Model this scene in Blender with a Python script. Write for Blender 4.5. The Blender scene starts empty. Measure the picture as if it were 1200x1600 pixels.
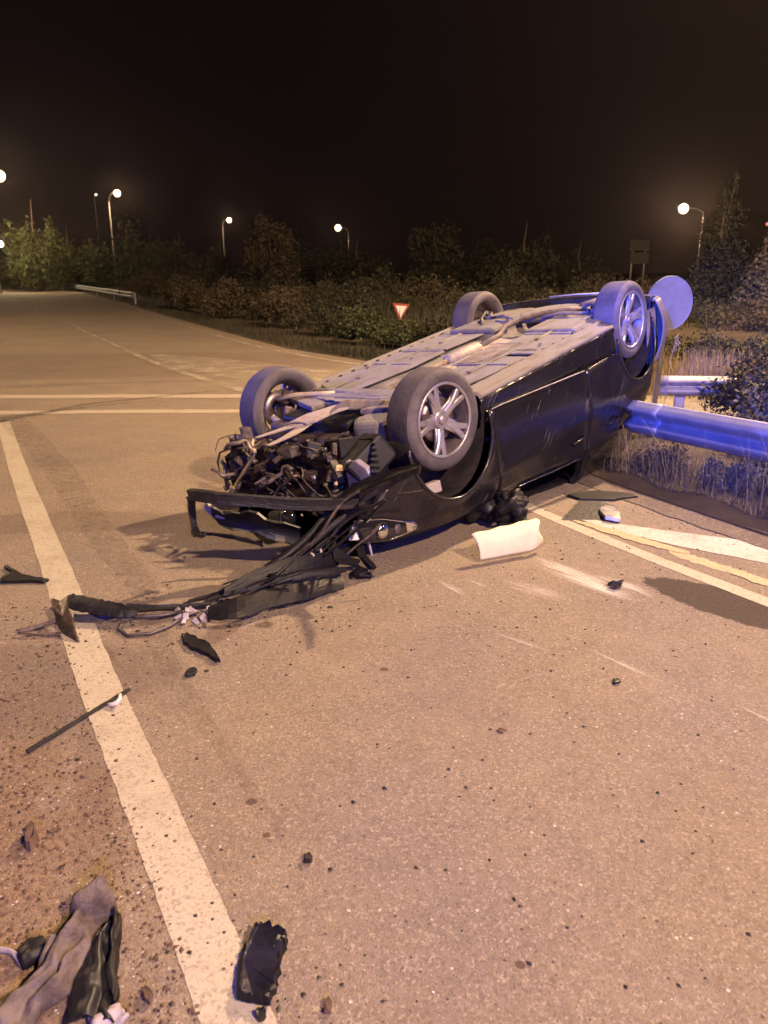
import bpy, math, random
import numpy as np
from mathutils import Matrix, Vector, Euler
rnd = random.Random(7)
npr = np.random.RandomState(7)
S = bpy.context.scene
COL = S.collection
PI = math.pi

# ------------------------------------------------------------------ camera, world, lights
CAM_H = 1.6
PITCH = math.atan(375 / 1202)
cam_d = bpy.data.cameras.new('camera')
cam = bpy.data.objects.new('camera', cam_d)
COL.objects.link(cam)
cam.location = (0, 0, CAM_H)
cam.rotation_euler = (PI / 2 - PITCH, 0, 0)
cam_d.sensor_fit = 'VERTICAL'
cam_d.sensor_height = 34.6
cam_d.lens = 34.6 * 1202 / 1600
cam_d.clip_start = 0.05
cam_d.clip_end = 2000
S.camera = cam
cam_d.dof.use_dof = True
cam_d.dof.focus_distance = 3.4
cam_d.dof.aperture_fstop = 4.5

S.view_settings.view_transform = 'Standard'
S.view_settings.look = 'None'
S.view_settings.gamma = 1.0
S.view_settings.exposure = 0.0
S.view_settings.use_curve_mapping = False
S.cycles.use_denoising = True
S.cycles.max_bounces = 5
S.cycles.transparent_max_bounces = 8
S.cycles.sample_clamp_indirect = 4.0

w = bpy.data.worlds.new('World')
S.world = w
w.use_nodes = True
wn, wl = w.node_tree.nodes, w.node_tree.links
bg = wn['Background']
geo = wn.new('ShaderNodeTexCoord')
sep = wn.new('ShaderNodeSeparateXYZ')
wl.new(geo.outputs['Generated'], sep.inputs[0])
ramp = wn.new('ShaderNodeValToRGB')          # town glow low on a night sky
ramp.color_ramp.elements[0].position = 0.0
ramp.color_ramp.elements[0].color = (.0040, .0022, .0022, 1)
ramp.color_ramp.elements[1].position = .55
ramp.color_ramp.elements[1].color = (.0032, .0018, .0026, 1)
wl.new(sep.outputs['Z'], ramp.inputs[0])
gx = wn.new('ShaderNodeMapRange')            # the glow is stronger towards the right, over the town
gx.inputs['From Min'].default_value = -.1
gx.inputs['From Max'].default_value = .75
gx.inputs['To Min'].default_value = 0
gx.inputs['To Max'].default_value = 1
wl.new(sep.outputs['X'], gx.inputs['Value'])
mx = wn.new('ShaderNodeMix'); mx.data_type = 'RGBA'
wl.new(gx.outputs[0], mx.inputs[0])
wl.new(ramp.outputs[0], mx.inputs[6])
mx.inputs[7].default_value = (.012, .0065, .0038, 1)
wl.new(mx.outputs[2], bg.inputs['Color'])
bg.inputs['Strength'].default_value = 1.0


def lamp_light(name, kind, loc, energy, color, radius=.2, parent=None, target=None, spot=None):
    d = bpy.data.lights.new(name, kind)
    d.energy = energy
    d.color = color
    d.shadow_soft_size = radius
    if spot:
        d.spot_size = math.radians(spot); d.spot_blend = .6
    o = bpy.data.objects.new(name, d)
    COL.objects.link(o)
    o.location = loc
    if target is not None:
        o.rotation_euler = (Vector(target) - Vector(loc)).to_track_quat('-Z', 'Y').to_euler()
    if parent:
        o.parent = parent
    return o


WARM = (1.0, .66, .385)
# the road's own street lamps that stand out of the frame, and the beacons of the emergency vehicles behind the camera, plus an added blue fill
lamp_light('street_lamp_light', 'POINT', (6.5, 11.5, 9.0), 14500, WARM, .18)
lamp_light('street_lamp_light', 'POINT', (6.0, -5.0, 9.0), 13500, (1.0, .67, .41), .22)
lamp_light('street_lamp_light', 'POINT', (-17, 17, 9.0), 4500, WARM, .25)
lamp_light('beacon_or_fill_light', 'SPOT', (-2.4, -5.0, 2.8), 13000, (.03, .08, 1.0), .10, target=(3.1, 6.0, 1.3), spot=18)
lamp_light('beacon_or_fill_light', 'SPOT', (-9.5, 3.6, 3.2), 5200, (.10, .12, 1.0), .10, target=(2.4, 6.8, 1.45), spot=24)
lamp_light('beacon_or_fill_light', 'POINT', (1.2, -3.6, 3.2), 1350, (.17, .15, 1.0), .12)  # wide blue fill added to tint the underside and road lilac
lamp_light('beacon_or_fill_light', 'SPOT', (-2.4, -5.0, 2.8), 15000, (.03, .08, 1.0), .05, target=(2.98, 7.8, 1.62), spot=9)
lamp_light('beacon_or_fill_light', 'SPOT', (-2.4, -5.0, 2.8), 900, (.10, .14, 1.0), .10, target=(.75, 3.2, 0), spot=11)
lamp_light('beacon_or_fill_light', 'SPOT', (1.2, -4.6, 2.8), 800, (.10, .14, 1.0), .10, target=(1.75, 3.0, 0), spot=12)
lamp_light('beacon_or_fill_light', 'POINT', (6.4, 3.2, 3.0), 260, (.12, .14, 1.0), .12)


# ------------------------------------------------------------------ helpers
def ray(u, v):
    a, b = (u - 600) / 1202, (800 - v) / 1202
    cp, sp = math.cos(PITCH), math.sin(PITCH)
    return Vector((a, cp + b * sp, -sp + b * cp))


def at(u, v, z=0.0):
    """point of the place at height z, from where it was measured in the photograph"""
    d = ray(u, v)
    return Vector((0, 0, CAM_H)) + d * ((z - CAM_H) / d.z)


def atd(u, v, depth):
    return Vector((0, 0, CAM_H)) + ray(u, v) * depth


def tag(o, label=None, cat=None, group=None, kind=None):
    if label: o['label'] = label
    if cat: o['category'] = cat
    if group: o['group'] = group
    if kind: o['kind'] = kind
    return o


def empty(name, loc=(0, 0, 0), rz=0, parent=None):
    o = bpy.data.objects.new(name, None)
    COL.objects.link(o)
    o.location = loc
    o.rotation_euler = (0, 0, rz)
    o.empty_display_size = .1
    if parent: o.parent = parent
    return o


class MB:
    def __init__(s):
        s.v = []; s.f = []

    def add(s, vs, fs, m=None):
        n = len(s.v)
        s.v += [tuple(m @ Vector(p)) if m is not None else tuple(p) for p in vs]
        s.f += [tuple(i + n for i in f) for f in fs]
        return s

    def box(s, c, d, rot=None, taper=1.0, jit=0):
        m = Matrix.Translation(c) @ (Euler(rot).to_matrix().to_4x4() if rot else Matrix())
        x, y, z = d[0] / 2, d[1] / 2, d[2] / 2
        vs = []
        for sz in (-1, 1):
            t = taper if sz > 0 else 1
            for sx, sy in ((-1, -1), (1, -1), (1, 1), (-1, 1)):
                vs.append((sx * x * t + rnd.uniform(-jit, jit), sy * y * t + rnd.uniform(-jit, jit), sz * z + rnd.uniform(-jit, jit)))
        return s.add(vs, [(3, 2, 1, 0), (4, 5, 6, 7), (0, 1, 5, 4), (1, 2, 6, 5), (2, 3, 7, 6), (3, 0, 4, 7)], m)

    def tube(s, pts, r, n=10, r2=None, squash=1.0, cap=True):
        pts = [Vector(p) for p in pts]
        rings = []
        up = Vector((0, 0, 1))
        for i, p in enumerate(pts):
            d = (pts[min(i + 1, len(pts) - 1)] - pts[max(i - 1, 0)]).normalized()
            if abs(d.dot(up)) > .95: up = Vector((1, 0, 0))
            a = d.cross(up).normalized(); b = d.cross(a)
            rr = r[i] if isinstance(r, (list, tuple)) else (r + (r2 - r) * i / (len(pts) - 1) if r2 is not None else r)
            rings.append([p + (a * math.cos(2 * PI * k / n) + b * squash * math.sin(2 * PI * k / n)) * rr for k in range(n)])
        vs = [q for R_ in rings for q in R_]
        fs = []
        for i in range(len(pts) - 1):
            for k in range(n):
                k2 = (k + 1) % n
                fs.append((i * n + k, i * n + k2, (i + 1) * n + k2, (i + 1) * n + k))
        if cap:
            fs.append(tuple(range(n - 1, -1, -1)))
            fs.append(tuple(range((len(pts) - 1) * n, len(pts) * n)))
        return s.add(vs, fs)

    def lathe(s, prof, n=48, closed=False, m=None):
        """prof: (radius, y); turned about the y axis"""
        vs = []; fs = []
        L = len(prof)
        for k in range(n):
            a = 2 * PI * k / n
            vs += [(r * math.cos(a), y, r * math.sin(a)) for r, y in prof]
        for k in range(n):
            k2 = (k + 1) % n
            for i in range(L - 1 if not closed else L):
                j = (i + 1) % L
                fs.append((k * L + i, k2 * L + i, k2 * L + j, k * L + j))
        return s.add(vs, fs, m)

    def grid(s, fn, nu, nv):
        vs = [fn(i / nu, j / nv) for i in range(nu + 1) for j in range(nv + 1)]
        fs = [(i * (nv + 1) + j, (i + 1) * (nv + 1) + j, (i + 1) * (nv + 1) + j + 1, i * (nv + 1) + j + 1) for i in range(nu) for j in range(nv)]
        return s.add(vs, fs)

    def prism(s, poly, z0, z1, m=None, inset=0):
        n = len(poly)
        cx = sum(p[0] for p in poly) / n; cy = sum(p[1] for p in poly) / n
        vs = [(p[0], p[1], z0) for p in poly] + [(cx + (p[0] - cx) * (1 - inset), cy + (p[1] - cy) * (1 - inset), z1) for p in poly]
        fs = [tuple(range(n - 1, -1, -1)), tuple(range(n, 2 * n))] + [(i, (i + 1) % n, n + (i + 1) % n, n + i) for i in range(n)]
        return s.add(vs, fs, m)

    def build(s, name, mat, parent=None, smooth=False, bevel=0, solid=0, sub=0, loc=None):
        me = bpy.data.meshes.new(name)
        me.from_pydata([tuple(p) for p in s.v], [], s.f)
        me.validate()
        me.update()
        me.materials.append(mat)
        o = bpy.data.objects.new(name, me)
        COL.objects.link(o)
        if parent: o.parent = parent
        if loc is not None: o.location = loc
        if smooth:
            for p in me.polygons: p.use_smooth = True
        if solid:
            md = o.modifiers.new('solid', 'SOLIDIFY'); md.thickness = solid; md.offset = 0
        if bevel:
            md = o.modifiers.new('bevel', 'BEVEL'); md.width = bevel; md.segments = 2; md.limit_method = 'ANGLE'; md.angle_limit = math.radians(40)
        if sub:
            md = o.modifiers.new('sub', 'SUBSURF'); md.levels = sub; md.render_levels = sub
        return o


def strip(mb, pts, widths, across, thick=.012, rag=0.0, curl=0.0, n=8, sub=3):
    """a bent band of plastic: centre line, half-widths, direction across it (per point or one), ragged edges"""
    P = [Vector(p) for p in pts]
    A = [Vector(a).normalized() for a in (across if isinstance(across[0], (tuple, list, Vector)) else [across] * len(P))]
    PP = []; WW = []; AA = []
    for i in range(len(P) - 1):
        for k in range(sub):
            t = k / sub
            p0 = P[max(i - 1, 0)]; p1 = P[i]; p2 = P[i + 1]; p3 = P[min(i + 2, len(P) - 1)]
            q = .5 * ((2 * p1) + (p2 - p0) * t + (2 * p0 - 5 * p1 + 4 * p2 - p3) * t * t + (3 * p1 - p0 - 3 * p2 + p3) * t ** 3)
            PP.append(q); WW.append(widths[i] * (1 - t) + widths[i + 1] * t); AA.append((A[i] * (1 - t) + A[i + 1] * t).normalized())
    PP.append(P[-1]); WW.append(widths[-1]); AA.append(A[-1])
    vs = []; L = len(PP)
    for i in range(L):
        d = (PP[min(i + 1, L - 1)] - PP[max(i - 1, 0)]).normalized()
        nn = d.cross(AA[i]).normalized()
        e0 = 1 - rag * rnd.random(); e1 = 1 - rag * rnd.random()
        for j in range(n + 1):
            s_ = -1 + 2 * j / n
            ww = WW[i] * (e0 if s_ < 0 else e1)
            off = nn * curl * (1 - s_ * s_) * (WW[i] / max(widths)) + nn * rnd.uniform(-.0008, .0008)
            vs.append(PP[i] + AA[i] * s_ * ww + off + nn * thick / 2)
    m0 = len(vs)
    for i in range(L):
        d = (PP[min(i + 1, L - 1)] - PP[max(i - 1, 0)]).normalized()
        nn = d.cross(AA[i]).normalized()
        for j in range(n + 1):
            vs.append(vs[i * (n + 1) + j] - nn * thick)
    fs = []
    q = lambda i, j: i * (n + 1) + j
    for i in range(L - 1):
        for j in range(n):
            fs.append((q(i, j), q(i, j + 1), q(i + 1, j + 1), q(i + 1, j)))
            fs.append((m0 + q(i, j), m0 + q(i + 1, j), m0 + q(i + 1, j + 1), m0 + q(i, j + 1)))
        fs.append((q(i, 0), q(i + 1, 0), m0 + q(i + 1, 0), m0 + q(i, 0)))
        fs.append((q(i, n), m0 + q(i, n), m0 + q(i + 1, n), q(i + 1, n)))
    for j in range(n):
        fs.append((q(0, j), m0 + q(0, j), m0 + q(0, j + 1), q(0, j + 1)))
        fs.append((q(L - 1, j), q(L - 1, j + 1), m0 + q(L - 1, j + 1), m0 + q(L - 1, j)))
    mb.add(vs, fs)
    return mb


# ------------------------------------------------------------------ materials
def nodes_of(m):
    return m.node_tree.nodes, m.node_tree.links


def pmat(name, col, rough=.6, metal=0.0, coat=0.0, col2=None, scale=8.0, mixlo=.4, mixhi=.65, bump=0.0, bscale=60.0, spec=.5, stretch=None, detail=6, rough2=None, emis=None, trans=0, alpha_noise=None):
    m = bpy.data.materials.new(name)
    m.use_nodes = True
    N, L = nodes_of(m)
    b = N['Principled BSDF']
    b.inputs['Roughness'].default_value = rough
    b.inputs['Metallic'].default_value = metal
    b.inputs['Coat Weight'].default_value = coat
    b.inputs['Coat Roughness'].default_value = .08
    b.inputs['Specular IOR Level'].default_value = spec
    b.inputs['Base Color'].default_value = (*col, 1)
    tc = N.new('ShaderNodeTexCoord')
    src = tc.outputs['Object']
    if stretch:
        mp = N.new('ShaderNodeMapping'); mp.inputs['Scale'].default_value = stretch
        L.new(src, mp.inputs[0]); src = mp.outputs[0]
    if col2 is not None:
        n = N.new('ShaderNodeTexNoise'); n.inputs['Scale'].default_value = scale; n.inputs['Detail'].default_value = detail
        n.inputs['Roughness'].default_value = .65
        L.new(src, n.inputs['Vector'])
        r = N.new('ShaderNodeMapRange'); r.inputs['From Min'].default_value = mixlo; r.inputs['From Max'].default_value = mixhi
        L.new(n.outputs['Fac'], r.inputs['Value'])
        x = N.new('ShaderNodeMix'); x.data_type = 'RGBA'
        x.inputs[6].default_value = (*col, 1); x.inputs[7].default_value = (*col2, 1)
        L.new(r.outputs[0], x.inputs[0]); L.new(x.outputs[2], b.inputs['Base Color'])
        if rough2 is not None:
            y = N.new('ShaderNodeMix'); y.inputs[2].default_value = rough; y.inputs[3].default_value = rough2
            L.new(r.outputs[0], y.inputs[0]); L.new(y.outputs[0], b.inputs['Roughness'])
    if bump:
        n2 = N.new('ShaderNodeTexNoise'); n2.inputs['Scale'].default_value = bscale; n2.inputs['Detail'].default_value = 4
        L.new(tc.outputs['Object'], n2.inputs['Vector'])
        bp = N.new('ShaderNodeBump'); bp.inputs['Strength'].default_value = bump; bp.inputs['Distance'].default_value = .01
        L.new(n2.outputs['Fac'], bp.inputs['Height']); L.new(bp.outputs[0], b.inputs['Normal'])
    if emis:
        b.inputs['Emission Color'].default_value = (*emis[0], 1); b.inputs['Emission Strength'].default_value = emis[1]
    if trans:
        b.inputs['Transmission Weight'].default_value = trans
    return m


class G:
    """small shader-graph writer"""
    def __init__(s, m):
        s.N, s.L = nodes_of(m)

    def math(s, op, a, b=None, c=None, clamp=False):
        n = s.N.new('ShaderNodeMath'); n.operation = op; n.use_clamp = clamp
        for i, x in enumerate((a, b, c)):
            if x is None: continue
            if isinstance(x, (int, float)): n.inputs[i].default_value = x
            else: s.L.new(x, n.inputs[i])
        return n.outputs[0]

    def noise(s, vec, scale, detail=4, rough=.6):
        n = s.N.new('ShaderNodeTexNoise'); n.inputs['Scale'].default_value = scale; n.inputs['Detail'].default_value = detail; n.inputs['Roughness'].default_value = rough
        s.L.new(vec, n.inputs['Vector']); return n.outputs['Fac']

    def rng(s, x, a, b, c=0.0, d=1.0, smooth=True):
        n = s.N.new('ShaderNodeMapRange'); n.interpolation_type = 'SMOOTHSTEP' if smooth else 'LINEAR'
        for k, v in zip(('From Min', 'From Max', 'To Min', 'To Max'), (a, b, c, d)): n.inputs[k].default_value = v
        s.L.new(x, n.inputs['Value']); return n.outputs[0]

    def mix(s, f, a, b):
        n = s.N.new('ShaderNodeMix'); n.data_type = 'RGBA'
        if isinstance(f, (int, float)): n.inputs[0].default_value = f
        else: s.L.new(f, n.inputs[0])
        for i, x in ((6, a), (7, b)):
            if isinstance(x, tuple): n.inputs[i].default_value = (*x, 1)
            else: s.L.new(x, n.inputs[i])
        return n.outputs[2]

    def mapped(s, vec, loc, rot, scale):
        # texture-space point: rotate/scale about loc
        a = s.N.new('ShaderNodeVectorMath'); a.operation = 'SUBTRACT'; a.inputs[1].default_value = loc
        s.L.new(vec, a.inputs[0])
        r = s.N.new('ShaderNodeVectorRotate'); r.rotation_type = 'Z_AXIS'; r.inputs['Angle'].default_value = -rot
        s.L.new(a.outputs[0], r.inputs['Vector'])
        c = s.N.new('ShaderNodeVectorMath'); c.operation = 'MULTIPLY'; c.inputs[1].default_value = scale
        s.L.new(r.outputs[0], c.inputs[0])
        return c.outputs[0]

    def length(s, vec):
        n = s.N.new('ShaderNodeVectorMath'); n.operation = 'LENGTH'; s.L.new(vec, n.inputs[0]); return n.outputs['Value']


def asphalt_graph(m, col_a, col_b, speck=1.0, marks=True):
    """worn, dusty asphalt: aggregate speckle, blotches, plus scuffs, stain and tyre marks at their own places"""
    g = G(m); N, L = g.N, g.L
    b = N['Principled BSDF']
    tc = N.new('ShaderNodeTexCoord').outputs['Object']
    big = g.rng(g.noise(tc, .9, 4, .55), .35, .65)
    mid = g.rng(g.noise(tc, 6, 5, .7), .3, .7)
    col = g.mix(big, col_a, col_b)
    col = g.mix(g.math('MULTIPLY', mid, .35), col, tuple(c * .72 for c in col_a))
    fine = g.noise(tc, 160, 3, .7)
    col = g.mix(g.rng(fine, .56, .74, 0, .55 * speck), col, (.10, .085, .075))
    fine2 = g.noise(g.mapped(tc, (3, 7, 1), .4, (1, 1, 1)), 115, 3, .75)
    col = g.mix(g.rng(fine2, .60, .74, 0, .65 * speck), col, (.52, .44, .36))
    ag = N.new('ShaderNodeTexVoronoi'); ag.inputs['Scale'].default_value = 135; L.new(tc, ag.inputs['Vector'])
    sa = N.new('ShaderNodeSeparateColor'); L.new(ag.outputs['Color'], sa.inputs[0])
    col = g.mix(g.rng(sa.outputs[0], .0, .5, .36 * speck, 0), col, (.085, .068, .055))
    col = g.mix(g.rng(sa.outputs[1], .72, 1.0, 0, .42 * speck), col, (.50, .43, .33))
    ag2 = N.new('ShaderNodeTexVoronoi'); ag2.inputs['Scale'].default_value = 62; L.new(tc, ag2.inputs['Vector'])
    sb = N.new('ShaderNodeSeparateColor'); L.new(ag2.outputs['Color'], sb.inputs[0])
    col = g.mix(g.rng(sb.outputs[0], .80, 1.0, 0, .22 * speck), col, (.09, .07, .055))
    worn = g.rng(g.noise(tc, 2.3, 6, .75), .45, .7)
    col = g.mix(g.math('MULTIPLY', worn, .30), col, (.34, .27, .185))
    col = g.mix(g.rng(g.noise(tc, .55, 5, .7), .5, .68, 0, .35), col, (.15, .115, .11))
    # single light and dark stones
    vo = N.new('ShaderNodeTexVoronoi'); vo.inputs['Scale'].default_value = 34; L.new(tc, vo.inputs['Vector'])
    sc = N.new('ShaderNodeSeparateColor'); L.new(vo.outputs['Color'], sc.inputs[0])
    dot = g.math('LESS_THAN', vo.outputs['Distance'], .16)
    col = g.mix(g.math('MULTIPLY', dot, g.rng(sc.outputs[0], .90, .93, 0, .8)), col, (.07, .055, .045))
    col = g.mix(g.math('MULTIPLY', dot, g.rng(sc.outputs[1], .93, .95, 0, .8)), col, (.6, .55, .47))
    rough = .82
    if marks:
        edge = g.noise(tc, 11, 4, .7)
        # oil / water stain beside the right line
        sv = g.mapped(tc, (1.76, 3.55, 0), math.radians(-48), (1 / .50, 1 / .19, 0))
        d = g.math('ADD', g.length(sv), g.math('MULTIPLY', g.math('SUBTRACT', edge, .5), .55))
        stain = g.rng(d, .90, 1.02, 1, 0)
        col = g.mix(g.math('MULTIPLY', stain, .88), col, (.04, .028, .023))
        # white scrapes left by the sliding body
        for (x, y, ang, hl, hw, amt) in ((1.08, 3.92, -52, .40, .11, .85), (1.13, 3.80, -52, .28, .07, 1.0), (1.0, 4.08, -55, .25, .06, .7), (1.28, 3.83, -48, .22, .06, .8), (.80, 3.75, -40, .25, .09, .4), (.36, 3.78, -58, .16, .035, .5), (1.35, 3.72, -60, .14, .02, .4), (.62, 3.16, -40, .16, .02, .45),
                                          (1.02, 2.95, -52, .22, .022, .5), (.50, 3.85, -50, .1, .02, .4), (-1.9, 5.6, 20, .4, .03, .15), (1.42, 2.55, -55, .12, .015, .4)):
            sv = g.mapped(tc, (x, y, 0), math.radians(ang), (1 / hl, 1 / hw, 0))
            st = g.noise(g.mapped(tc, (x, y, 0), math.radians(ang), (3, 70, 0)), 1.0, 3, .7)
            mk = g.math('MULTIPLY', g.rng(g.length(sv), .2, 1.0, 1, 0), g.rng(st, .38, .62))
            col = g.mix(g.math('MULTIPLY', mk, amt), col, (.70, .66, .60))
        # dry earth spilled over the asphalt left of the edge line
        sv = g.mapped(tc, (-1.15, 1.4, 0), math.radians(-68), (1 / 1.5, 1 / .62, 0))
        d = g.math('ADD', g.length(sv), g.math('MULTIPLY', g.math('SUBTRACT', g.noise(tc, 5, 5, .7), .5), 1.4))
        dirt = g.rng(d, .5, 1.1, 1, 0)
        crumb = g.rng(g.noise(tc, 55, 4, .75), .46, .6)
        col = g.mix(g.math('MULTIPLY', dirt, .55), col, (.24, .15, .095))
        col = g.mix(g.math('MULTIPLY', g.math('MULTIPLY', dirt, crumb), .65), col, (.10, .062, .04))
        # damp patches
        for (x, y, ang, hl, hw, amt) in ((-1.55, 2.75, 10, .75, .42, .35), (-2.2, 4.9, 5, .9, .25, .35), (-.75, 3.28, 70, .18, .07, .5), (-.57, 3.33, 10, .05, .035, .7), (-1.35, 3.15, -45, .3, .06, .4), (-.9, 2.0, -70, 1.2, .06, .18), (-6, 14, 10, 7, 2.2, .3), (0.0, 2.9, 0, .02, .016, .9), (-.42, 2.05, 0, .022, .018, .9), (.33, 1.45, 0, .013, .013, .9), (-.35, 1.9, 0, .012, .012, .9)):
            sv = g.mapped(tc, (x, y, 0), math.radians(ang), (1 / hl, 1 / hw, 0))
            d = g.math('ADD', g.length(sv), g.math('MULTIPLY', g.math('SUBTRACT', edge, .5), .6))
            col = g.mix(g.math('MULTIPLY', g.rng(d, .8, 1.05, 1, 0), amt), col, (.10, .065, .05))
    L.new(col, b.inputs['Base Color'])
    b.inputs['Roughness'].default_value = rough
    b.inputs['Specular IOR Level'].default_value = .3
    hgt = g.math('ADD', g.noise(tc, 180, 3, .7), g.math('MULTIPLY', g.noise(tc, 45, 3, .6), 1.2))
    bp = N.new('ShaderNodeBump'); bp.inputs['Strength'].default_value = .8; bp.inputs['Distance'].default_value = .008
    L.new(hgt, bp.inputs['Height']); L.new(bp.outputs[0], b.inputs['Normal'])


def new_mat(name):
    m = bpy.data.materials.new(name); m.use_nodes = True
    return m


A1, A2 = (.275, .218, .158), (.235, .190, .155)
M = {}
M['asphalt'] = new_mat('asphalt'); asphalt_graph(M['asphalt'], A1, A2)
M['berm'] = new_mat('old_asphalt'); asphalt_graph(M['berm'], (.125, .095, .085), (.15, .12, .105), 1.0, False)


def paint_mat(name, col, wear=.5, lo=.5, hi=.68):
    m = new_mat(name); g = G(m); N, L = g.N, g.L
    tc = N.new('ShaderNodeTexCoord').outputs['Object']
    f = g.rng(g.noise(tc, 130, 4, .75), lo, hi, 0, wear)
    f2 = g.rng(g.noise(tc, 3, 6, .8), .44, .72, 0, wear)
    c = g.mix(f, col, (.18, .14, .105)); c = g.mix(f2, c, (.24, .19, .14))
    av = N.new('ShaderNodeTexVoronoi'); av.inputs['Scale'].default_value = 120; L.new(tc, av.inputs['Vector'])
    sv_ = N.new('ShaderNodeSeparateColor'); L.new(av.outputs['Color'], sv_.inputs[0])
    c = g.mix(g.rng(sv_.outputs[0], .72, .95, 0, .45), c, (.17, .13, .10))
    vo = N.new('ShaderNodeTexVoronoi'); vo.inputs['Scale'].default_value = 26; L.new(tc, vo.inputs['Vector'])
    sc = N.new('ShaderNodeSeparateColor'); L.new(vo.outputs['Color'], sc.inputs[0])
    c = g.mix(g.math('MULTIPLY', g.math('LESS_THAN', vo.outputs['Distance'], .15), g.rng(sc.outputs[0], .86, .9, 0, .85)), c, (.06, .045, .035))
    L.new(c, N['Principled BSDF'].inputs['Base Color']); N['Principled BSDF'].inputs['Roughness'].default_value = .7
    N['Principled BSDF'].inputs['Specular IOR Level'].default_value = .3
    bp = N.new('ShaderNodeBump'); bp.inputs['Strength'].default_value = .4; bp.inputs['Distance'].default_value = .005
    L.new(g.noise(tc, 150, 3, .7), bp.inputs['Height']); L.new(bp.outputs[0], N['Principled BSDF'].inputs['Normal'])
    return m


M['paint'] = paint_mat('road_paint', (.43, .385, .30), .5)
M['paint_far'] = paint_mat('worn_road_paint', (.46, .40, .32), .45, .46, .66)
M['paint_white'] = paint_mat('white_road_paint', (.52, .48, .43), .5)
M['patch'] = paint_mat('pale_patch', (.44, .36, .22), .35)
M['earth'] = pmat('earth', (.045, .032, .018), .95, col2=(.085, .062, .034), scale=1.5, bump=.6, bscale=20)
M['gravel'] = pmat('pale_gravel', (.17, .145, .11), .95, col2=(.26, .23, .17), scale=20, bump=.6, bscale=60)
M['steel'] = pmat('galvanised_steel', (.34, .34, .36), .5, .35, col2=(.25, .25, .27), scale=6, rough2=.6)
M['steel_dull'] = pmat('dull_galvanised_steel', (.30, .29, .29), .6, .3, col2=(.2, .18, .17), scale=9)
M['sign_back'] = pmat('grey_sign_back', (.20, .20, .21), .6, .1, col2=(.15, .15, .155), scale=4)
M['sign_red'] = pmat('sign_red', (.26, .05, .035), .4)
M['sign_white'] = pmat('sign_white', (.55, .55, .56), .4)
M['sign_far'] = pmat('weathered_panel', (.05, .045, .035), .7)
M['pole'] = pmat('pole_metal', (.35, .33, .30), .5, .3)
M['lamp_glow'] = pmat('lit_lamp_glass', (1, 1, 1), .4, emis=((1.0, .66, .36), 7))
M['lamp_glow_white'] = pmat('lit_white_lamp_glass', (1, 1, 1), .4, emis=((1.0, .78, .55), 5))
M['lamp_glow_red'] = pmat('lit_red_lamp_glass', (1, .4, .3), .4, emis=((1.0, .25, .18), 1.2))


def car_paint(name, dust=.35):
    m = new_mat(name); g = G(m); N, L = g.N, g.L
    b = N['Principled BSDF']
    tc = N.new('ShaderNodeTexCoord').outputs['Object']
    d = g.rng(g.noise(tc, 2.6, 7, .6), .2, .9, 0, dust)
    c = g.mix(d, (.009, .008, .011), (.11, .09, .085))
    # scratches that run along the slide direction
    def scr(rot, lo, hi, sx=1.2, sz=38):
        r = N.new('ShaderNodeVectorRotate'); r.rotation_type = 'Y_AXIS'; r.inputs['Angle'].default_value = rot
        L.new(tc, r.inputs['Vector'])
        k = N.new('ShaderNodeVectorMath'); k.operation = 'MULTIPLY'; k.inputs[1].default_value = (sx, 1, sz)
        L.new(r.outputs[0], k.inputs[0])
        return g.rng(g.noise(k.outputs[0], 1.0, 3, .55), lo, hi)
    patch = g.rng(g.noise(tc, 2.2, 2, .5), .45, .62)
    s1 = g.math('MULTIPLY', scr(math.radians(48), .63, .72, 2.0, 60), patch)
    s2 = g.math('MULTIPLY', scr(math.radians(40), .68, .74, 4.0, 90), g.rng(g.noise(tc, 3.1, 2, .5), .4, .55))
    sc_ = g.math('MAXIMUM', s1, s2)
    c = g.mix(g.math('MULTIPLY', sc_, .38), c, (.42, .38, .40))
    L.new(c, b.inputs['Base Color'])
    L.new(g.math('ADD', g.math('MULTIPLY', g.math('MAXIMUM', d, sc_), .6), .26), b.inputs['Roughness'])
    b.inputs['Coat Weight'].default_value = .25
    b.inputs['Coat Roughness'].default_value = .15
    b.inputs['Specular IOR Level'].default_value = .35
    return m


M['car_paint'] = car_paint('black_car_paint', .07)
M['car_dusty'] = car_paint('dust_covered_black_paint', .3)
M['dusty_sill'] = pmat('dust_caked_sill', (.17, .15, .145), .8, col2=(.07, .06, .055), scale=7, mixlo=.5, mixhi=.75, bump=.3, bscale=90, stretch=(.5, 2, 2))
M['dusty_bumper'] = pmat('dust_covered_bumper', (.20, .165, .145), .6, col2=(.07, .06, .06), scale=3.5, mixlo=.4, mixhi=.8, bump=.1)
M['under'] = pmat('dusty_underbody', (.175, .165, .165), .85, col2=(.075, .058, .05), scale=4, mixlo=.46, mixhi=.72, bump=.5, bscale=45)
M['under2'] = pmat('dusty_underbody_plate', (.20, .187, .187), .8, col2=(.12, .095, .085), scale=6, mixlo=.46, mixhi=.72, bump=.3, bscale=70, stretch=(.6, 2, 1))
M['under3'] = pmat('dirty_underbody_metal', (.26, .225, .21), .75, .2, col2=(.12, .09, .075), scale=11, bump=.4, bscale=50)
M['shield'] = pmat('aluminium_heat_shield', (.27, .25, .25), .65, .2, col2=(.40, .33, .29), scale=9, bump=.8, bscale=28)
M['exhaust'] = pmat('exhaust_pipe_metal', (.20, .17, .16), .75, .2, col2=(.12, .085, .07), scale=14)
M['rubber'] = pmat('dusty_tyre_rubber', (.075, .066, .070), .75, col2=(.15, .13, .13), scale=5, bump=.25, bscale=90, spec=.3)
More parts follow.
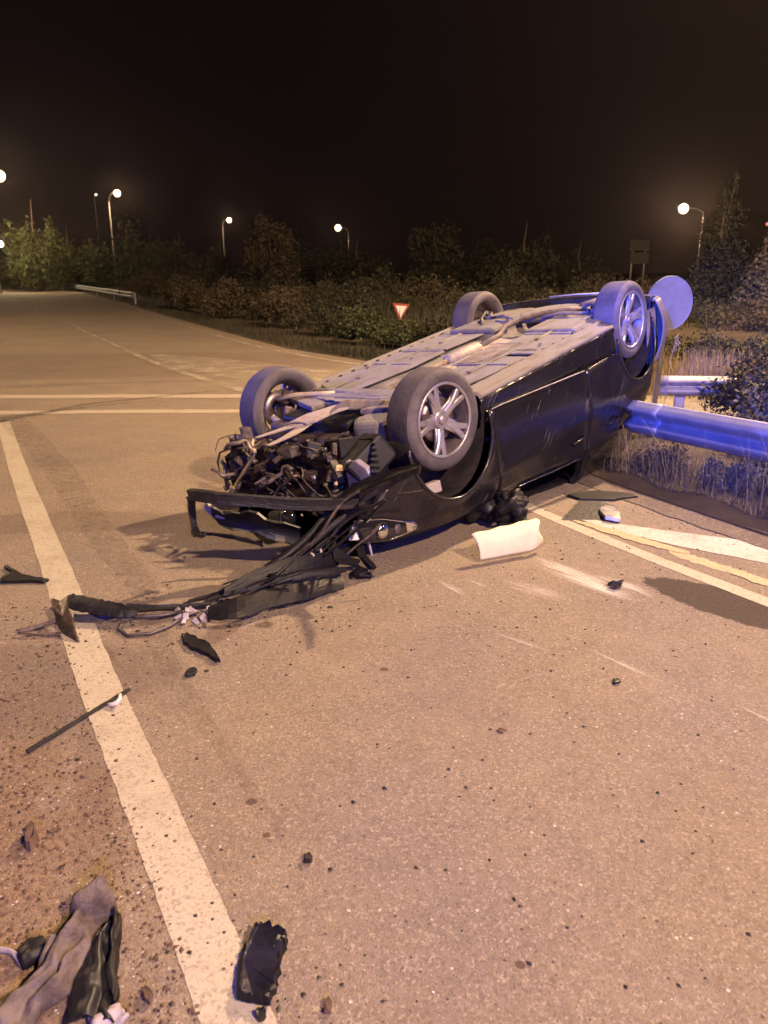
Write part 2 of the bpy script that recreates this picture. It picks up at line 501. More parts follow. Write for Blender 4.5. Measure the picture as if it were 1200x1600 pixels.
M['tread'] = pmat('dust_covered_tread', (.125, .11, .112), .9, col2=(.06, .052, .052), scale=5, mixlo=.4, mixhi=.75, bump=.5, bscale=110, spec=.2)
M['rim'] = pmat('silver_alloy', (.52, .50, .50), .30, .65, col2=(.22, .18, .16), scale=9, mixlo=.42, mixhi=.75, rough2=.6)
M['rim_dark'] = pmat('dark_rim_barrel', (.16, .14, .14), .5, .6, col2=(.08, .06, .05), scale=12)
M['disc'] = pmat('brake_disc', (.34, .30, .28), .4, .8, col2=(.20, .13, .09), scale=14)
M['plastic'] = pmat('black_plastic', (.009, .008, .009), .5, spec=.25, col2=(.017, .014, .014), scale=9, mixlo=.5, mixhi=.8, rough2=.7, bump=.15, bscale=60)
M['plastic_grey'] = pmat('scuffed_dark_plastic', (.016, .015, .017), .5, spec=.3, col2=(.042, .034, .032), scale=14, mixlo=.48, mixhi=.75, bump=.4, bscale=50, stretch=(1, 1, 1))
M['liner'] = pmat('wheel_arch_liner', (.012, .011, .012), .9, spec=.1, col2=(.03, .024, .02), scale=9, bump=.3)
M['black'] = pmat('deep_black_plastic', (.008, .008, .01), .5)
M['dark_metal'] = pmat('grimy_engine_metal', (.075, .06, .055), .6, .4, col2=(.17, .12, .10), scale=16, bump=.5, bscale=40)
M['dark_metal2'] = pmat('oily_engine_metal', (.035, .026, .024), .4, .5, col2=(.10, .07, .055), scale=20, bump=.4, bscale=40)
M['alloy_cast'] = pmat('cast_aluminium', (.24, .20, .18), .55, .4, col2=(.10, .075, .06), scale=18, bump=.5, bscale=40)
M['bright_metal'] = pmat('bright_metal', (.72, .68, .62), .25, .9, col2=(.5, .42, .35), scale=20)
M['cream'] = pmat('torn_cream_plastic', (.42, .36, .30), .65, col2=(.30, .22, .17), scale=10, mixlo=.5, mixhi=.75, bump=.2)
M['lilac_part'] = pmat('grey_moulded_plastic', (.40, .36, .37), .6, col2=(.28, .24, .24), scale=12)
M['orange_part'] = pmat('ochre_bracket', (.34, .17, .045), .6, .2, col2=(.12, .06, .02), scale=30)
M['yellow_part'] = pmat('yellowed_clip', (.55, .44, .24), .5, col2=(.3, .2, .1), scale=30)
M['white_part'] = pmat('white_plastic', (.78, .76, .72), .5, col2=(.55, .48, .4), scale=25)
M['chrome'] = pmat('chrome', (.85, .85, .86), .12, 1.0)
M['lens'] = pmat('headlamp_lens', (.02, .02, .025), .06, .3, coat=1.0)
M['amber'] = pmat('dark_red_lens', (.10, .012, .01), .1, coat=1.0)
M['cloth_in'] = pmat('dark_interior_fabric', (.02, .018, .018), .95)
M['glass'] = pmat('dark_tinted_glass', (.01, .01, .012), .06, coat=.5)
M['mat_cream'] = pmat('cream_sheet', (.72, .66, .46), .75, col2=(.64, .57, .39), scale=5, bump=.1)
M['shoe'] = pmat('dusty_grey_suede', (.15, .12, .11), .95, col2=(.06, .042, .034), scale=12, bump=.6, bscale=90)
M['crumb_dark'] = pmat('dark_earth_crumbs', (.075, .045, .03), .95, col2=(.14, .09, .055), scale=9)
M['crumb_black'] = pmat('black_plastic_crumbs', (.02, .016, .014), .6)
M['crumb_light'] = pmat('pale_stone_chips', (.50, .42, .34), .7, col2=(.3, .23, .17), scale=14)
M['glass_chip'] = pmat('glass_chips', (.80, .80, .76), .15, .0, coat=1.0)
M['hose'] = pmat('rubber_hose', (.03, .026, .026), .5, col2=(.09, .07, .06), scale=15)


def leaf_mat(name, c1, c2):
    m = new_mat(name); g = G(m); N, L = g.N, g.L
    b = N['Principled BSDF']
    oi = N.new('ShaderNodeNewGeometry')
    L.new(g.mix(oi.outputs['Random Per Island'], c1, c2), b.inputs['Base Color'])
    b.inputs['Roughness'].default_value = .7
    b.inputs['Specular IOR Level'].default_value = .25
    return m


M['leaf_green'] = leaf_mat('green_leaves', (.032, .038, .016), (.065, .068, .028))
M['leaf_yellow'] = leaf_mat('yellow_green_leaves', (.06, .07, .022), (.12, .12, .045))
M['leaf_dark'] = leaf_mat('dark_leaves', (.025, .026, .015), (.048, .045, .025))
M['leaf_brown'] = leaf_mat('brown_dry_leaves', (.045, .036, .02), (.085, .065, .038))
M['leaf_olive'] = leaf_mat('dusty_olive_leaves', (.055, .05, .035), (.13, .12, .09))
M['leaf_conifer'] = leaf_mat('dark_conifer_needles', (.025, .028, .02), (.05, .05, .035))
M['dry'] = leaf_mat('dry_grass', (.24, .17, .07), (.40, .31, .15))
M['dry2'] = leaf_mat('greenish_weeds', (.12, .10, .045), (.28, .24, .12))
M['weed'] = leaf_mat('dull_weeds', (.05, .04, .022), (.17, .14, .08))
M['bark'] = pmat('bark', (.06, .045, .03), .9, col2=(.11, .08, .06), scale=8, stretch=(1, 1, .2))

# ------------------------------------------------------------------ ground, road, markings
g_ = MB(); g_.add([(-400, -40, -.06), (400, -40, -.06), (400, 900, -.06), (-400, 900, -.06)], [(0, 1, 2, 3)])
tag(g_.build('ground', M['earth']), 'brown unlit earth stretching away beyond the road', kind='structure')

edge_pts = [(-150, 312), (-80, 178), (-37.2, 91.3), (-22, 60), (-13.4, 41.7), (-8.2, 30), (-4.8, 22.7), (-2.1, 17.1), (-.5, 14.9), (.9, 12.6), (1.7, 10.6), (2.0, 9), (1.9, 7.2), (1.92, 6.1), (2.33, 5.4), (2.75, 4.6), (3.4, 3.3), (4.7, .7), (7.3, -6), (7, -30)]
poly = edge_pts + [(-150, -30), (-300, 100), (-300, 312)]
mb = MB(); mb.add([(x, y, 0) for x, y in poly], [tuple(range(len(poly)))[::-1]])
road = mb.build('road', M['asphalt']); tag(road, 'worn dusty asphalt of the road junction', kind='structure')
# triangulate the outline cleanly
import bmesh
bm = bmesh.new(); bm.from_mesh(road.data); bmesh.ops.triangulate(bm, faces=bm.faces[:]); bm.normal_update()
for f in bm.faces:
    if f.normal.z < 0: f.normal_flip()
bm.to_mesh(road.data); bm.free()


def ribbon(name, pts, widths, z, mat, sub=6, jag=0.0, label=None):
    """flat painted band along pts"""
    mb = MB()
    P = [Vector((p[0], p[1], 0)) for p in pts]
    W = widths if isinstance(widths, (list, tuple)) else [widths] * len(P)
    vs = []
    rows = []
    for i in range(len(P) - 1):
        for k in range(sub):
            t = k / sub
            p0 = P[max(i - 1, 0)]; p1 = P[i]; p2 = P[i + 1]; p3 = P[min(i + 2, len(P) - 1)]
            q = .5 * ((2 * p1) + (p2 - p0) * t + (2 * p0 - 5 * p1 + 4 * p2 - p3) * t * t + (3 * p1 - p0 - 3 * p2 + p3) * t ** 3)
            rows.append((q, W[i] * (1 - t) + W[i + 1] * t))
    rows.append((P[-1], W[-1]))
    for i, (q, ww) in enumerate(rows):
        d = (rows[min(i + 1, len(rows) - 1)][0] - rows[max(i - 1, 0)][0]).normalized()
        n = Vector((-d.y, d.x, 0))
        vs += [q + n * (ww / 2 + rnd.uniform(-jag, jag)) + Vector((0, 0, z)), q - n * (ww / 2 + rnd.uniform(-jag, jag)) + Vector((0, 0, z))]
    fs = [(2 * i + 1, 2 * i + 3, 2 * i + 2, 2 * i) for i in range(len(rows) - 1)]
    mb.add(vs, fs)
    o = mb.build(name, mat)
    return tag(o, label, kind='structure')


ribbon('edge_line', [(-4.27, 8.55), (-4.14, 8.29), (-3.0, 6.15), (-1.79, 3.94), (-1.2, 2.85), (-.665, 1.91), (-.325, 1.3), (.05, .6), (.4, -.1)], [.12, .13, .145, .155, .155, .15, .15, .15, .15], .002, M['paint'], 24, .0025, 'broad cream edge line running up the left side')
ribbon('crossing_line', [(-9, 10.45), (-5.2, 10.32), (-3.4, 10.36), (-1.9, 10.36), (-1.1, 10.45)], .30, .004, M['paint_far'], 10, .012, 'further of the two worn lines across the junction')
ribbon('crossing_line', [(-8.5, 9.15), (-4.6, 9.09), (-3.2, 9.16), (-1.8, 9.2), (-.6, 9.35)], .24, .004, M['paint_far'], 10, .012, 'nearer of the two worn lines across the junction')
MK3L = new_mat('faded_line_paint'); gk = G(MK3L); NK, LK = gk.N, gk.L
tck = NK.new('ShaderNodeTexCoord').outputs['Object']
NK['Principled BSDF'].inputs['Base Color'].default_value = (.42, .36, .28, 1); NK['Principled BSDF'].inputs['Roughness'].default_value = .85
LK.new(gk.rng(gk.noise(tck, 1.1, 7, .8), .36, .62, .12, .85), NK['Principled BSDF'].inputs['Alpha'])
ribbon('edge_line', [(-60, 128), (-23.9, 52.3), (-12.5, 30.0), (-6.12, 17.85), (-3.9, 13.8), (-2.03, 10.9), (-1.6, 10.2)], [.16, .15, .14, .13, .15, .17, .15], .008, MK3L, 10, .012, 'thin worn line slanting from the far left')
MK3 = new_mat('painted_light_patch'); gk = G(MK3); NK, LK = gk.N, gk.L  # lamplight put into the colour as a paler strip of road
tck = NK.new('ShaderNodeTexCoord').outputs['Object']
NK['Principled BSDF'].inputs['Base Color'].default_value = (.42, .36, .28, 1); NK['Principled BSDF'].inputs['Roughness'].default_value = .85
LK.new(gk.rng(gk.noise(tck, 2.2, 7, .75), .38, .66, .08, .8), NK['Principled BSDF'].inputs['Alpha'])
ribbon('road_patch', [(-4.6, 15.8), (-3.0, 14.0), (-1.4, 12.4), (0, 11.4)], [.3, 1.6, 1.7, 1.0], .004, MK3, 8, .02, 'paler lamplit strip painted on the road before the bushes')
ribbon('edge_line', [(-40, 90), (-20.3, 52), (-11.5, 36.0), (-6.2, 24.6), (-3.2, 18.3), (-1.3, 15.2), (.3, 13.2)], .12, .004, MK3L, 8, .01, 'faint line along the foot of the bushes')
ribbon('edge_line', [(.9, 5.55), (1.19, 4.93), (1.56, 4.24), (1.95, 3.58), (2.5, 2.6), (3.2, 1.4)], .105, .002, M['paint'], 16, .002, 'narrow cream line on the right beside the stain')
ribbon('road_marking', [(1.32, 4.99), (1.52, 4.80), (1.85, 4.56), (2.28, 4.30), (2.9, 3.85), (3.6, 3.3)], [.02, .14, .27, .37, .42, .42], .003, M['paint_white'], 12, .003, 'broad white wedge marking at the right verge')
ribbon('road_patch', [(1.28, 4.93), (1.45, 4.72), (1.66, 4.45), (1.82, 4.30)], [.03, .10, .09, .03], .0045, M['patch'], 12, .012, 'upper yellowish filler patch between the right lines')
ribbon('road_patch', [(1.70, 4.40), (1.80, 4.22), (1.93, 4.04), (2.05, 3.93)], [.03, .11, .10, .03], .0015, M['patch'], 12, .012, 'middle yellowish filler patch between the right lines')
ribbon('road_patch', [(1.93, 4.02), (2.03, 3.88), (2.2, 3.7), (2.4, 3.45)], [.03, .10, .09, .05], .0045, M['patch'], 12, .01, 'lower yellowish filler patch between the right lines')
MK = new_mat('tyre_rubber_mark'); gk = G(MK); NK, LK = gk.N, gk.L
tck = NK.new('ShaderNodeTexCoord').outputs['Object']
NK['Principled BSDF'].inputs['Base Color'].default_value = (.05, .038, .032, 1); NK['Principled BSDF'].inputs['Roughness'].default_value = .8
LK.new(gk.rng(gk.noise(tck, 40, 5, .8), .38, .68, .08, .72), NK['Principled BSDF'].inputs['Alpha'])
ribbon('tyre_mark', [(-4.6, 8.55), (-4.05, 9.09), (-3.76, 9.64), (-3.3, 10.05), (-2.75, 10.5), (-2.3, 10.85)], [.13, .12, .10, .09, .07, .03], .012, MK, 14, .006, 'dark curved tyre mark crossing both junction lines')
ribbon('tyre_mark', [(-4.9, 8.2), (-4.2, 8.75), (-3.85, 9.25), (-3.4, 9.65), (-2.9, 9.95)], [.16, .12, .08, .06, .02], .014, MK, 14, .006, 'second tyre mark just below the curved one')
MK2 = new_mat('faint_track'); gk = G(MK2); NK, LK = gk.N, gk.L
tck = NK.new('ShaderNodeTexCoord').outputs['Object']
NK['Principled BSDF'].inputs['Base Color'].default_value = (.10, .07, .055, 1); NK['Principled BSDF'].inputs['Roughness'].default_value = .85
LK.new(gk.rng(gk.noise(tck, 14, 6, .8), .4, .75, .04, .36), NK['Principled BSDF'].inputs['Alpha'])
ribbon('tyre_track', [(-4.3, 8.75), (-2.95, 6.65), (-2.1, 5.17), (-1.6, 4.3), (-1.28, 3.78), (-.9, 2.9), (-.3, 1.9)], [.30, .26, .2, .18, .14, .09, .03], .006, MK2, 12, .01, 'faint dark track right of the cream edge line')
ribbon('tyre_track', [(-5.8, 11.1), (-4.4, 11.5), (-2.9, 11.9), (-1.7, 12.3)], [.3, .24, .2, .16], .012, MK2, 8, .01, 'faint dark band beyond the junction lines')
# dark old-asphalt strip between marking and grass
ribbon('verge_strip', [(1.45, 6.55), (1.68, 5.92), (2.0, 5.22), (2.42, 4.42), (3.1, 3.1), (4.2, .9)], [.22, .24, .26, .28, .3, .3], .006, M['berm'], 14, .012, 'dark rough asphalt strip along the grass verge')
# verge earth, gravel track and slope behind the rail
mb = MB()
def verge(u, v):
    e = [(1.55, 6.6), (1.78, 5.93), (2.10, 5.24), (2.50, 4.44), (3.18, 3.1), (4.35, .8)]
    t = v * (len(e) - 1); i = min(int(t), len(e) - 2); t -= i
    x = e[i][0] * (1 - t) + e[i + 1][0] * t; y = e[i][1] * (1 - t) + e[i + 1][1] * t
    return (x + u * 2.2, y + u * .9, .013 + .05 * math.sin(u * 3.1) + .02 * math.sin(u * 17 + v * 31) * (u > .02))
mb.grid(verge, 30, 40)
tag(mb.build('verge', M['earth'], smooth=True), 'bare earth verge under the guard rail', kind='structure')
mb = MB(); mb.add([(2.3, 7.9, -.03), (12, 8.4, -.03), (12, 11.0, -.03), (2.2, 10.6, -.03)], [(0, 1, 2, 3)])
tag(mb.build('gravel_track', M['gravel']), 'pale gravel strip between the two guard rails', kind='structure')
mb = MB()
mb.grid(lambda u, v: (-12 + 62 * v, 12.6 + 26 * u + max(0, (4 - (-12 + 62 * v))) * 1.75, -.05 + .45 * math.sin(min(u * 2.5, 1) * PI / 2) + .12 * math.sin(u * 9 + v * 40)), 24, 60)
tag(mb.build('bank', M['earth'], smooth=True), 'low overgrown bank beyond the road', kind='structure')

# ------------------------------------------------------------------ the overturned car
CM = Matrix(((-0.6467689292377703, -0.7413297209924765, 0.17922108398803122, .5341),
             (-0.7395694859704355, 0.6670199519087417, 0.09011858397181886, 5.9193),
             (-0.18635162353479467, -0.07426054490021514, -0.9796726207652582, 1.2417), (0, 0, 0, 1)))
CMI = CM.inverted()
car = empty('overturned_car')
car.matrix_world = CM
tag(car, 'black hatchback lying on its roof with a torn-off front end', 'car')


def crush(v, floor=.012):
    """car point pressed against the ground it lies on"""
    p = CM @ Vector(v)
    if p.z < floor:
        p.z = floor + .004 * math.sin(p.x * 31) * math.sin(p.y * 27) + .004
        return tuple(CMI @ p)
    return tuple(v)


def W(u, v, z):   # measured world point, in car coordinates
    return CMI @ at(u, v, z)


FX, RX, AZ = 1.26, -1.24, .41
AR = .365


def belt(x):
    k = [(-1.95, 1.02), (-1.5, 1.10), (-.9, 1.15), (-.32, 1.12), (.2, 1.05), (.55, .995), (.95, .955), (1.4, .915), (1.8, .86), (2.0, .79), (2.1, .74)]
    for (a, za), (b, zb) in zip(k, k[1:]):
        if a <= x <= b: return za + (zb - za) * (x - a) / (b - a)
    return k[0][1] if x < k[0][0] else k[-1][1]


def half_w(x, z):
    y = .79 + .045 * math.sin(max(0, min(1, (z - .25) / .75)) * PI)
    y += .012 * math.exp(-((z - .82) / .05) ** 2)                # shoulder crease
    if x > 1.2: y -= .24 * ((x - 1.2) / .85) ** 2.2
    if x < -1.3: y -= .30 * ((-1.3 - x) / .65) ** 2.6
    for c in (FX, RX):
        d = math.hypot(x - c, z - AZ)
        y += .022 * math.exp(-((d - AR) / .07) ** 2)
    if x < -.9 and z > .95: y -= (z - .95) * .35
    return y


def low(x):
    for c in (FX, RX):
        if abs(x - c) < AR: return AZ + math.sqrt(max(0, AR * AR - (x - c) ** 2))
    if x > FX: return .46 + .35 * max(0, x - 1.85)
    if x < RX: return .36
    return .37 + .10 * (1 - (x + .4) / 1.25) if x > -.4 else .47


def panel(name, x0, x1, side, mat, nz=14, dent=0, lowfn=low, up=belt, label=None):
    xs = set()
    n = max(6, int((x1 - x0) / .05))
    for i in range(n + 1): xs.add(round(x0 + (x1 - x0) * i / n, 4))
    for c in (FX, RX):
        for i in range(33):
            x = c - AR * math.cos(PI * i / 32)
            if x0 <= x <= x1: xs.add(round(x, 4))
        for e in (c - AR - .0015, c + AR + .0015):
            if x0 < e < x1: xs.add(round(e, 4))
    xs = sorted(xs)
    mb = MB(); vs = []
    for x in xs:
        a, b = lowfn(x), up(x)
        for j in range(nz + 1):
            z = a + (b - a) * j / nz
            y = half_w(x, z)
            if dent: y += dent * (math.sin(x * 7.3 + z * 3) * math.sin(z * 8.1 + x * 2.2)) * (1 if side < 0 else 1.5)
            vs.append(crush((x, side * y, z)))
    m = nz + 1
    fs = []
    for i in range(len(xs) - 1):
        for j in range(nz):
            q = (i * m + j, (i + 1) * m + j, (i + 1) * m + j + 1, i * m + j + 1)
            fs.append(q if side < 0 else q[::-1])
    mb.add(vs, fs)
    o = mb.build(name, mat, car, smooth=True, solid=.006)
    if label: o['label'] = label
    return o


for sd in (-1, 1):
    panel('front_fender', .862, 1.97 if sd < 0 else 1.80, sd, M['car_paint'], dent=.006)
    panel('front_door', -.372, .850, sd, M['car_paint'], dent=.0015)
    panel('rear_door', -.905, -.384, sd, M['car_paint'], dent=.0015)
    panel('rear_quarter', -1.84, -.917, sd, M['car_dusty'] if sd < 0 else M['car_paint'], dent=.004)
    # rolled arch lips and liners
    for c in (FX, RX):
        mb = MB()
        mb.tube([(c - (AR + .002) * math.cos(PI * k / 28 - .12 + .24 * k / 28), sd * (half_w(c - AR * math.cos(PI * k / 28), AZ + AR * math.sin(PI * k / 28)) + .004), AZ + (AR + .002) * math.sin(PI * k / 28 - .12 + .24 * k / 28)) for k in range(29)], .011, 8)
        mb.build('arch_lip', M['car_dusty'], car, smooth=True)
        mb = MB()
        prof = [(AR - .004, .80), (AR - .012, .70), (AR - .014, .55), (AR - .03, .48), (.20, .47)]
        vs = []; fs = []; n = 26
        for k in range(n + 1):
            a = -.25 + (PI + .5) * k / n
            for r, y in prof: vs.append((c - r * math.cos(a), sd * y, AZ + r * math.sin(a)))
        L_ = len(prof)
        for k in range(n):
            for i in range(L_ - 1): fs.append((k * L_ + i, k * L_ + i + 1, (k + 1) * L_ + i + 1, (k + 1) * L_ + i))
        if not (c == FX and sd > 0):
            mb.add(vs, fs).build('wheel_arch_liner', M['liner'], car, smooth=True, solid=.004)
    # sill: a folded box section with a dusty underside and the pinch weld
    for pname, prof, pmt in (('rocker_panel', [(.770, .47), (.790, .43), (.808, .385), (.800, .34), (.812, .31), (.806, .286)], M['car_paint']), ('side_sill', [(.808, .285), (.798, .266), (.770, .254), (.715, .250), (.712, .222), (.706, .222), (.703, .258), (.66, .262)], M['dusty_sill'])):
        mb = MB(); vs = []; fs = []; n = 34
        for i in range(n + 1):
            x = -.90 + 1.82 * i / n
            for k, (y, z) in enumerate(prof):
                zz = z + ((.05 * (1 - i / n)) if pname == 'rocker_panel' and k < 3 else 0)
                vs.append((x, sd * (y + rnd.uniform(-.001, .001)), zz))
        m = len(prof)
        for i in range(n):
            for k in range(m - 1): fs.append((i * m + k, (i + 1) * m + k, (i + 1) * m + k + 1, i * m + k + 1))
        mb.add(vs, fs).build(pname, pmt, car, smooth=True, solid=.004)
    # bright moulding under the windows; a grey tube paints the highlight along the door foot
    mb = MB(); mb.tube([(x, sd * (half_w(x, belt(x)) + .004), belt(x) + .006) for x in [.60 - .11 * k for k in range(9)]], .006, 6)
    mb.build('window_moulding', M['chrome'], car, smooth=True)
    mb = MB(); mb.tube([(x, sd * (half_w(x, low(x)) + .004), low(x) + .002) for x in [.84 - .12 * k for k in range(11)]], .0045, 6)
    mb.build('door_foot_highlight', M['steel_dull'], car, smooth=True)
    # door handles
    for x, z in ((-.22, .96), (-.80, 1.0)):
        mb = MB(); mb.tube([(x - .09, sd * (half_w(x, z) + .004), z), (x - .06, sd * (half_w(x, z) + .03), z), (x + .06, sd * (half_w(x, z) + .03), z), (x + .09, sd * (half_w(x, z) + .004), z)], .011, 8)
        mb.build('door_handle', M['car_paint'], car, smooth=True)
# fuel-flap knob / crushed quarter bulge near the rail
mb = MB(); mb.box((-1.02, -.83, .99), (.10, .035, .025), (0, .5, 0)); mb.build('handle_shard', M['car_dusty'], car, bevel=.008)

# --- floor pan with relief
def floor_z(x, y):
    z = .268
    z += .075 * math.exp(-((y + .02) / .13) ** 4)                            # tunnel
    z -= .006 * (abs(math.sin((y + .3) * 6)) > .86) * (abs(y) > .18)
    z += .003 * math.sin(x * 7 + y * 3)
    if x < -.55: z -= .03 * min(1, (-.55 - x) / .12)
    if -.62 < x < -.50: z += .02
    if abs(x - .30) < .03: z += .016
    if abs(x + .12) < .02: z += .012
    if x < -1.45: z += .03
    return z
mb = MB(); mb.grid(lambda u, v: (-1.74 + 2.76 * u, -.69 + 1.38 * v, floor_z(-1.74 + 2.76 * u, -.69 + 1.38 * v)), 138, 70)
o = mb.build('floor_pan', M['under'], car, smooth=True, solid=.004)
# flat-faced cover plates bolted below the floor, each a pressed sheet
def plate(name, pts, z, mat, th=.014, bev=.006, wob=.0, rib=False):
    mb = MB(); cx = sum(p[0] for p in pts) / len(pts); cy = sum(p[1] for p in pts) / len(pts)
    mb.prism(pts, z - th, z, None)
    if rib:
        xs = [p[0] for p in pts]; ys = [p[1] for p in pts]
        for k in range(3):
            yy = min(ys) + (max(ys) - min(ys)) * (k + 1) / 4
            mb.box(((min(xs) + max(xs)) / 2, yy, z - th - .003), ((max(xs) - min(xs)) * .78, .018, .012))
    return mb.build(name, mat, car, bevel=bev)
plate('underbody_cover', [(.93, .22), (.95, .50), (.86, .66), (-.05, .66), (-.08, .20), (.40, .17)], .250, M['under2'])
plate('underbody_cover', [(-.12, .22), (-.12, .66), (-.55, .66), (-.62, .20)], .246, M['under2'])
plate('underbody_cover', [(.86, -.24), (.84, -.60), (.10, -.66), (.06, -.24)], .252, M['under2'])
plate('underbody_cover', [(.02, -.24), (.02, -.66), (-.52, -.66), (-.55, -.22)], .250, M['under2'])
plate('fuel_tank', [(-.64, .12), (-.64, .58), (-1.02, .56), (-1.04, .12)], .262, M['under'], th=.06, bev=.03)
plate('fuel_tank_cover', [(-.60, -.20), (-.60, -.64), (-.98, -.60), (-1.00, -.18)], .258, M['under2'], th=.045, bev=.025)
plate('spare_wheel_well', [(-1.40 - .26 * math.cos(a * PI / 9), .0 + .30 * math.sin(a * PI / 9)) for a in range(18)], .27, M['under'], th=.045, bev=.02)
plate('rear_floor_cover', [(-1.30, -.20), (-1.30, -.46), (-1.62, -.50), (-1.62, -.26)], .27, M['under2'], th=.02)
plate('floor_hatch', [(.32, -.20), (.30, -.36), (-.24, -.38), (-.24, -.19)], .2335, M['under3'], th=.008, bev=.003)
# the hatch has a raised frame
mb = MB()
for a, b in (((.34, -.185), (.32, -.385)), ((.32, -.385), (-.26, -.40)), ((-.26, -.40), (-.26, -.175)), ((-.26, -.175), (.34, -.185))):
    mb.tube([(a[0], a[1], .232), (b[0], b[1], .232)], .006, 6)
mb.build('hatch_frame', M['under2'], car)
# cross ribs and long frame rails
for y in (-.44, .44):
    mb = MB(); mb.tube([(1.05, y * .95, .245), (.5, y, .236), (-.3, y, .236), (-.62, y, .236)], .02, 8, squash=.6); mb.build('floor_rail', M['under'], car, smooth=True)
for x in (.30, -.08, -.56):
    for s_ in (-1, 1):
        mb = MB(); mb.box((x, s_ * .43, .238), (.035, .40, .018)); mb.build('cross_member', M['under2'], car, bevel=.005)
# rows of dark drain plugs and bolt heads
mb = MB()
for x in [.78 - .145 * k for k in range(11)]:
    for y in (-.672, .672):
        mb.box((x, y, .236), (.028, .012, .01))
mb.build('weld_slots', M['black'], car)['kind'] = 'stuff'
for (x, y, r) in ((.70, .42, .018), (.42, .58, .012), (.52, -.46, .016), (-.32, .42, .018), (-.36, -.46, .014), (-.80, .35, .015), (.15, .35, .012), (-.2, -.58, .012), (.66, -.33, .012), (-.82, -.42, .015)):
    mb = MB(); mb.lathe([(0, -.006), (r, -.006), (r, .004), (0, .004)], 12, m=Matrix.Translation((x, y, .226)) @ Matrix.Rotation(PI / 2, 4, 'X')); mb.build('floor_plug', M['under3'], car)
# tunnel heat shield, crumpled foil
mb = MB()
def foil(u, v):
    x = 1.05 - 1.55 * u; a = (v - .5) * 2.6
    r = .105 + .006 * math.sin(u * 70) + .006 * math.sin(u * 31 + v * 17) + rnd.uniform(-.003, .003)
    return (x, -.04 + r * math.sin(a) * 1.35, .345 - r * math.cos(a) * .45 - .045)
mb.grid(foil, 60, 12)
mb.build('heat_shield', M['shield'], car, smooth=False, solid=.003)
# exhaust
mb = MB(); mb.tube([(1.2, .02, .27), (1.0, -.03, .255), (.7, -.04, .248), (.2, -.03, .245)], .026, 12); mb.build('exhaust_pipe', M['exhaust'], car, smooth=True)
mb = MB(); mb.tube([(.22, -.03, .243), (.18, -.03, .243), (-.18, -.03, .243), (-.22, -.03, .243)], [.03, .058, .058, .03], 16, squash=.8); mb.build('catalyst', M['shield'], car, smooth=True)
mb = MB(); mb.tube([(-.2, -.03, .243), (-.55, .0, .235), (-.72, .06, .21), (-.90, .02, .185), (-1.08, -.10, .18), (-1.22, -.22, .19), (-1.34, -.30, .22)], .023, 12); mb.build('exhaust_pipe', M['exhaust'], car, smooth=True)
mb = MB(); mb.tube([(-1.36, -.31, .225), (-1.40, -.32, .225), (-1.64, -.38, .225), (-1.68, -.39, .225)], [.03, .085, .085, .03], 18, squash=.65); mb.build('silencer', M['exhaust'], car, smooth=True)
# rear axle
mb = MB(); mb.tube([(-1.02, .52, .25), (-1.05, .30, .235), (-1.06, 0, .23), (-1.05, -.30, .235), (-1.02, -.52, .25)], .034, 12, squash=.8); mb.build('rear_axle_beam', M['under'], car, smooth=True)
for s_ in (-1, 1):
    mb = MB(); mb.tube([(-.74, s_ * .52, .27), (-.95, s_ * .54, .235), (-1.16, s_ * .60, .26), (RX, s_ * .66, .305)], [.028, .034, .036, .045], 10); mb.build('trailing_arm', M['under'], car, smooth=True)
    mb = MB(); mb.tube([(-1.14, s_ * .50, .22), (-1.15, s_ * .50, .17), (-1.17, s_ * .49, .46)], [.03, .034, .026], 12); mb.build('rear_damper', M['under2'], car, smooth=True)
    pts = [(-1.10 + .05 * math.cos(t * .7), s_ * .42 + .05 * math.sin(t * .7), .27 + .0045 * t) for t in range(46)]
    mb = MB(); mb.tube(pts, .008, 6); mb.build('coil_spring', M['under3'], car, smooth=True)
    mb = MB(); mb.tube([(-1.20, s_ * .60, .235), (-1.05, s_ * .28, .185), (-.98, s_ * .14, .20)], .014, 8); mb.build('panhard_rod', M['under2'], car, smooth=True)
mb = MB(); mb.tube([(-.80, .34, .205), (-.95, .44, .175), (-1.10, .50, .16), (-1.20, .55, .17)], .012, 8); mb.build('brake_hose', M['hose'], car, smooth=True)
mb = MB(); mb.box((-.93, .20, .215), (.10, .14, .04), (0, .2, .4)); mb.box((-.86, .13, .21), (.05, .10, .05), (.2, .3, .1)); mb.build('axle_bracket', M['under2'], car, bevel=.01)

# --- wheels
def spoke_poly(mb, a0, w0, w1, r0, r1, y0, y1, th, n=6):
    """tapered curved arm from hub to lip"""
    vs = []
    for i in range(n + 1):
        t = i / n; r = r0 + (r1 - r0) * t
        a = a0[0] + (a0[1] - a0[0]) * t
        ww = w0 + (w1 - w0) * t
        y = y0 + (y1 - y0) * t - .008 * math.sin(t * PI)
        cx, cz = r * math.cos(a), r * math.sin(a); tx, tz = -math.sin(a), math.cos(a)
        for s_, yy in ((-1, y + .006), (-.55, y), (.55, y), (1, y + .006), (1, y + th), (-1, y + th)):
            vs.append((cx + tx * s_ * ww / 2, yy, cz + tz * s_ * ww / 2))
    fs = []
    for i in range(n):
        for k in range(6):
            k2 = (k + 1) % 6
            fs.append((i * 6 + k, i * 6 + k2, (i + 1) * 6 + k2, (i + 1) * 6 + k))
    fs += [tuple(range(6)), tuple(range(n * 6, n * 6 + 6))[::-1]]
    mb.add(vs, fs)


